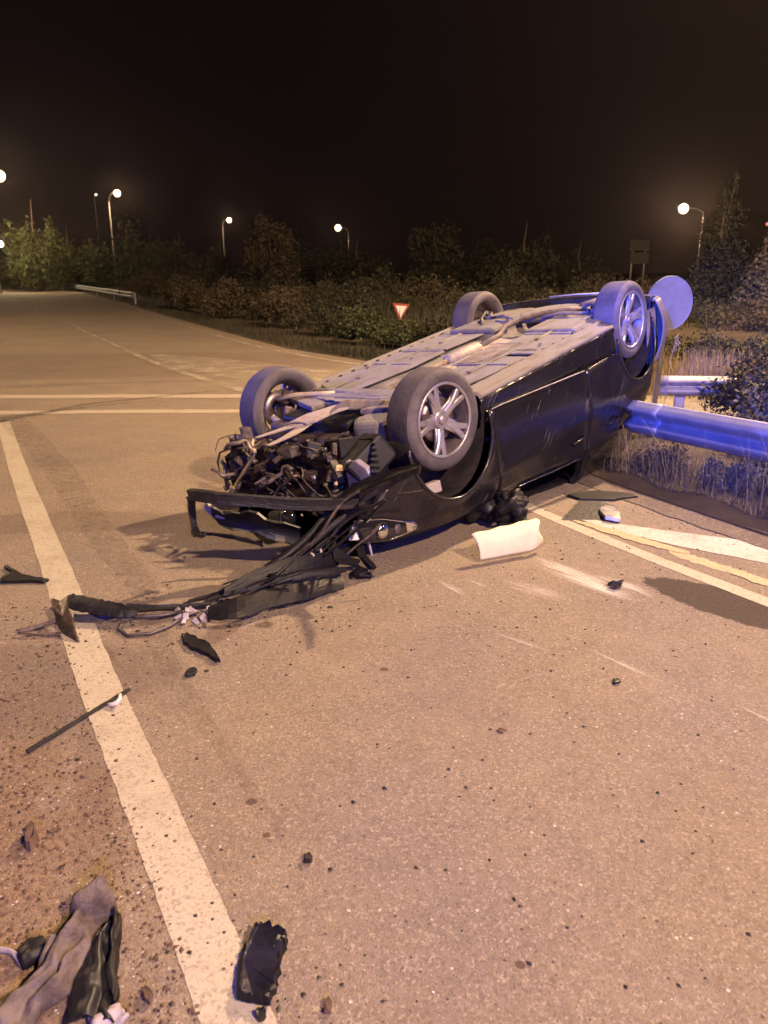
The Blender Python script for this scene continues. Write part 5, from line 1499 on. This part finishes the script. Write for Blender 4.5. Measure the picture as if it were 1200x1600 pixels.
# shrubs and brush along the road edge
plant('shrub', 232, 44, 3.4, 2.4, M['leaf_brown'], 3200, .08, 41, 'brownish shrub behind the end of the far rail', 'shrub', trunk=False)
plant('shrub', 150, 70, 5.0, 2.3, M['leaf_green'], 2600, .10, 42, 'greenish shrub behind the far guard rail', 'shrub', trunk=False)
plant('shrub', 285, 34, 3.2, 1.9, M['leaf_brown'], 3200, .07, 43, 'russet brush where the road edge bends', 'shrub', trunk=False)
plant('shrub', 355, 28, 3.0, 1.75, M['leaf_brown'], 3600, .06, 44, 'russet brush below the tall feathery tree', 'shrub', trunk=False)
plant('shrub', 430, 23.5, 2.7, 1.55, M['leaf_brown'], 4200, .05, 45, 'brown brush left of the triangle sign, nearer the feathery tree', 'shrub', trunk=False)
plant('shrub', 505, 20.5, 2.3, 1.25, M['leaf_dark'], 4200, .045, 46, 'dark low shrub midway between feathery tree and sign', 'shrub', trunk=False)
plant('shrub', 565, 18.0, 2.1, 1.05, M['leaf_green'], 5200, .04, 47, 'green bush at the road edge left of the triangle sign', 'shrub', trunk=False)
plant('shrub', 640, 17.0, 1.9, .78, M['leaf_green'], 4600, .04, 48, 'green bush below the triangle sign', 'shrub', trunk=False)
plant('shrub', 705, 17.2, 1.9, 1.05, M['leaf_dark'], 4200, .04, 49, 'dark bush left of the far rear wheel', 'shrub', trunk=False)
plant('shrub', 600, 24, 3.4, 1.5, M['leaf_dark'], 4200, .055, 50, 'dark thicket behind the triangle sign', 'shrub', trunk=False)
plant('shrub', 505, 31, 4.0, 1.9, M['leaf_dark'], 3600, .07, 51, 'dark thicket under the middle lamp', 'shrub', trunk=False)
plant('shrub', 740, 24, 3.6, 1.5, M['leaf_dark'], 3800, .055, 52, 'dark thicket behind the far rear wheel', 'shrub', trunk=False)
plant('shrub', 850, 21, 3.2, 1.55, M['leaf_brown'], 4200, .05, 53, 'brown thicket above the rear bumper', 'shrub', trunk=False)
plant('shrub', 930, 24, 3.0, 1.6, M['leaf_brown'], 3600, .055, 54, 'brown thicket behind the near rear wheel', 'shrub', trunk=False)
plant('shrub', 1085, 22, 2.6, 1.3, M['leaf_dark'], 3200, .05, 55, 'dark brush at the foot of the conifer', 'shrub', trunk=False)
plant('shrub', 395, 40, 4.5, 2.2, M['leaf_dark'], 2600, .08, 56, 'dark undergrowth at the feathery tree foot', 'shrub', trunk=False)
plant('leafy_bush', 0, 0, 1.5, 1.62, M['leaf_olive'], 9500, .026, 61, 'dusty leafy bush behind the blue-lit rail at the right edge', 'bush', trunk=False, gx=(3.72, 7.0))
plant('leafy_bush', 0, 0, 1.0, .95, M['leaf_olive'], 4500, .026, 62, 'smaller leafy bush hugging the far side of the near rail', 'bush', trunk=False, gx=(3.15, 5.75))


def blades(name, region, n, h0, h1, wid, mat, label, seed, lean=.35):
    R_ = np.random.RandomState(seed)
    P = np.array([region(R_) for _ in range(n)])
    h = h0 + (h1 - h0) * R_.rand(n) ** 1.5
    a = R_.rand(n) * 6.28; le = lean * h * R_.rand(n)
    tip = P + np.stack([np.cos(a) * le, np.sin(a) * le, h], 1)
    mid = P + np.stack([np.cos(a) * le * .3, np.sin(a) * le * .3, h * .55], 1)
    b = R_.rand(n) * 6.28; wv = np.stack([np.cos(b), np.sin(b), 0 * b], 1) * (wid * (.5 + R_.rand(n)))[:, None]
    V = np.concatenate([np.stack([P - wv, P + wv, mid + wv * .7, mid - wv * .7], 1), np.stack([mid - wv * .7, mid + wv * .7, tip + wv * .1, tip - wv * .1], 1)], 0).reshape(-1, 3)
    o = mesh_np(name, V, mat)
    return tag(o, label, name.replace('_', ' '), kind='stuff')


def reg_under(R_):
    t = R_.rand(); x = 1.80 + 1.5 * t; y = 6.3 - 2.8 * t
    d = abs(R_.normal()) * .30; return (x + d * .9, y + d * .45, .01)
def reg_far(R_):
    while True:
        x, y = 2.0 + 8 * R_.rand(), 10.0 + 2.9 * R_.rand()
        if R_.rand() < .35 + .65 * (math.sin(x * 2.1 + y) * math.sin(y * 1.7 - x * .8) > -.1): return (x, y, .0)
def reg_track(R_): return (2.2 + 4 * R_.rand(), 7.2 + 1.0 * R_.rand(), .0)
def reg_edge(R_):
    e = edge_pts[2:11]; t = R_.rand() ** .6 * (len(e) - 1.001); i = int(t); t -= i
    return (e[i][0] * (1 - t) + e[i + 1][0] * t + abs(R_.normal()) * .5 + .1, e[i][1] * (1 - t) + e[i + 1][1] * t + abs(R_.normal()) * .7, -.02)
def reg_bank(R_): return (0 + 14 * R_.rand(), 17.5 + 9 * R_.rand(), .1)
blades('dry_weeds', reg_under, 2600, .03, .40, .0022, M['weed'], 'dry weeds growing under the near guard rail', 71, 1.1)
blades('dry_stalks', reg_under, 260, .25, .65, .0016, M['dry'], 'tall pale stalks among the weeds under the rail', 72, .7)
blades('dry_grass', reg_far, 15000, .08, .50, .005, M['dry'], 'golden dry grass beyond the far rail', 73)
blades('track_grass', reg_track, 2600, .03, .28, .003, M['dry2'], 'sparse weeds before the pale gravel strip', 74)
blades('road_edge_grass', reg_edge, 8000, .03, .20, .008, M['leaf_dark'], 'rough grass along the foot of the roadside brush', 75)
blades('bank_grass', reg_bank, 9000, .2, .8, .012, M['leaf_dark'], 'tall dim grass on the bank behind the car', 76)
for k, (x, y, h_, w_, lb) in enumerate(((2.25, 6.15, .42, .5, 'brown weed clump where the near rail meets the car'), (2.55, 5.55, .38, .5, 'second weed clump from the car under the near rail'), (2.95, 5.15, .40, .5, 'weed clump behind the near rail post'), (3.05, 4.6, .42, .6, 'dark weed clump at the right edge under the near rail'))):
    plant('weed_clump', 0, 0, w_, h_, M[('leaf_brown', 'leaf_olive', 'dry2', 'leaf_dark')[k]], 2600, .016, 80 + k, lb, 'weed', trunk=False, gx=(x, y))
plant('leafy_bush', 0, 0, 1.9, 1.3, M['leaf_dark'], 7000, .03, 63, 'dark bush behind the dusty one at the right edge', 'bush', trunk=False, gx=(4.6, 8.9))
for k, (u, d, w_, h_, lb) in enumerate(((470, 27, 3.6, 2.1, 'dark tangle of brush between the feathery tree and the green bush'), (545, 26, 3.6, 2.0, 'dark tangle of brush below the middle lamp'), (625, 28, 4, 2.3, 'dark tangle of brush above the triangle sign'), (690, 26, 3.6, 2.1, 'dark tangle of brush just left of the far rear wheel'), (790, 27, 4, 2.4, 'dark tangle of brush over the rear axle'), (880, 26, 3.6, 2.2, 'dark tangle of brush left of the near rear wheel'), (970, 28, 4.2, 2.2, 'dark tangle of brush left of the round sign'), (1040, 19, 2.6, 1.15, 'dark brush directly behind the round sign'), (1120, 18, 2.6, 1.25, 'dark brush right of the round sign'), (1185, 17, 2.2, 1.35, 'dark brush at the right edge beyond the golden grass'), (310, 44, 5, 3.0, 'dark brush right of the far rail end'), (265, 52, 5, 3.0, 'dark brush above the far rail end'))):
    plant('brush', u, d, w_, h_, M['leaf_dark' if k % 3 else 'leaf_brown'], 4200, .055 if d > 20 else .035, 100 + k, lb, 'brush', trunk=False)
for k, (u, d, w_, h_, lb) in enumerate(((1050, 13.6, 1.7, .75, 'low dark scrub right behind the golden grass under the round sign'), (1110, 13.2, 1.8, .85, 'low dark scrub behind the golden grass, right of the sign'), (1175, 13.0, 1.8, .95, 'low dark scrub behind the dusty bush'))):
    plant('scrub', u, d, w_, h_, M['leaf_dark'], 3800, .03, 140 + k, lb, 'brush', trunk=False)
# one seed head standing up beside the sign
sp = atd(1044, 560, 7.6)
e = empty('seed_stalk', (sp.x, sp.y, 0)); tag(e, 'single tall dry seed stalk under the round sign', 'weed')
mb = MB(); mb.tube([(0, 0, 0), (.01, 0, .4), (.03, 0, .82), (.06, 0, .98)], .004, 5); mb.build('stalk', M['dry'], e)
R_ = np.random.RandomState(5); mesh_np('seed_head', leaves([((.06, 0, .93), (.035, .035, .08))], 130, .013, 9), M['dry'], e)

# ------------------------------------------------------------------ thin haze added round the whole place to give the lamps a halo
hz = MB(); hz.box((0, 160, 9), (420, 420, 20.1))
HM = bpy.data.materials.new('haze'); HM.use_nodes = True
hn, hlk = HM.node_tree.nodes, HM.node_tree.links
hn.remove(hn['Principled BSDF'])
pv = hn.new('ShaderNodeVolumePrincipled'); pv.inputs['Density'].default_value = .00034; pv.inputs['Color'].default_value = (.9, .76, .80, 1); pv.inputs['Anisotropy'].default_value = .88
hlk.new(pv.outputs[0], hn['Material Output'].inputs['Volume'])
tag(hz.build('haze', HM), 'thin haze added over the junction for the glow round the lamps', 'haze', kind='stuff')
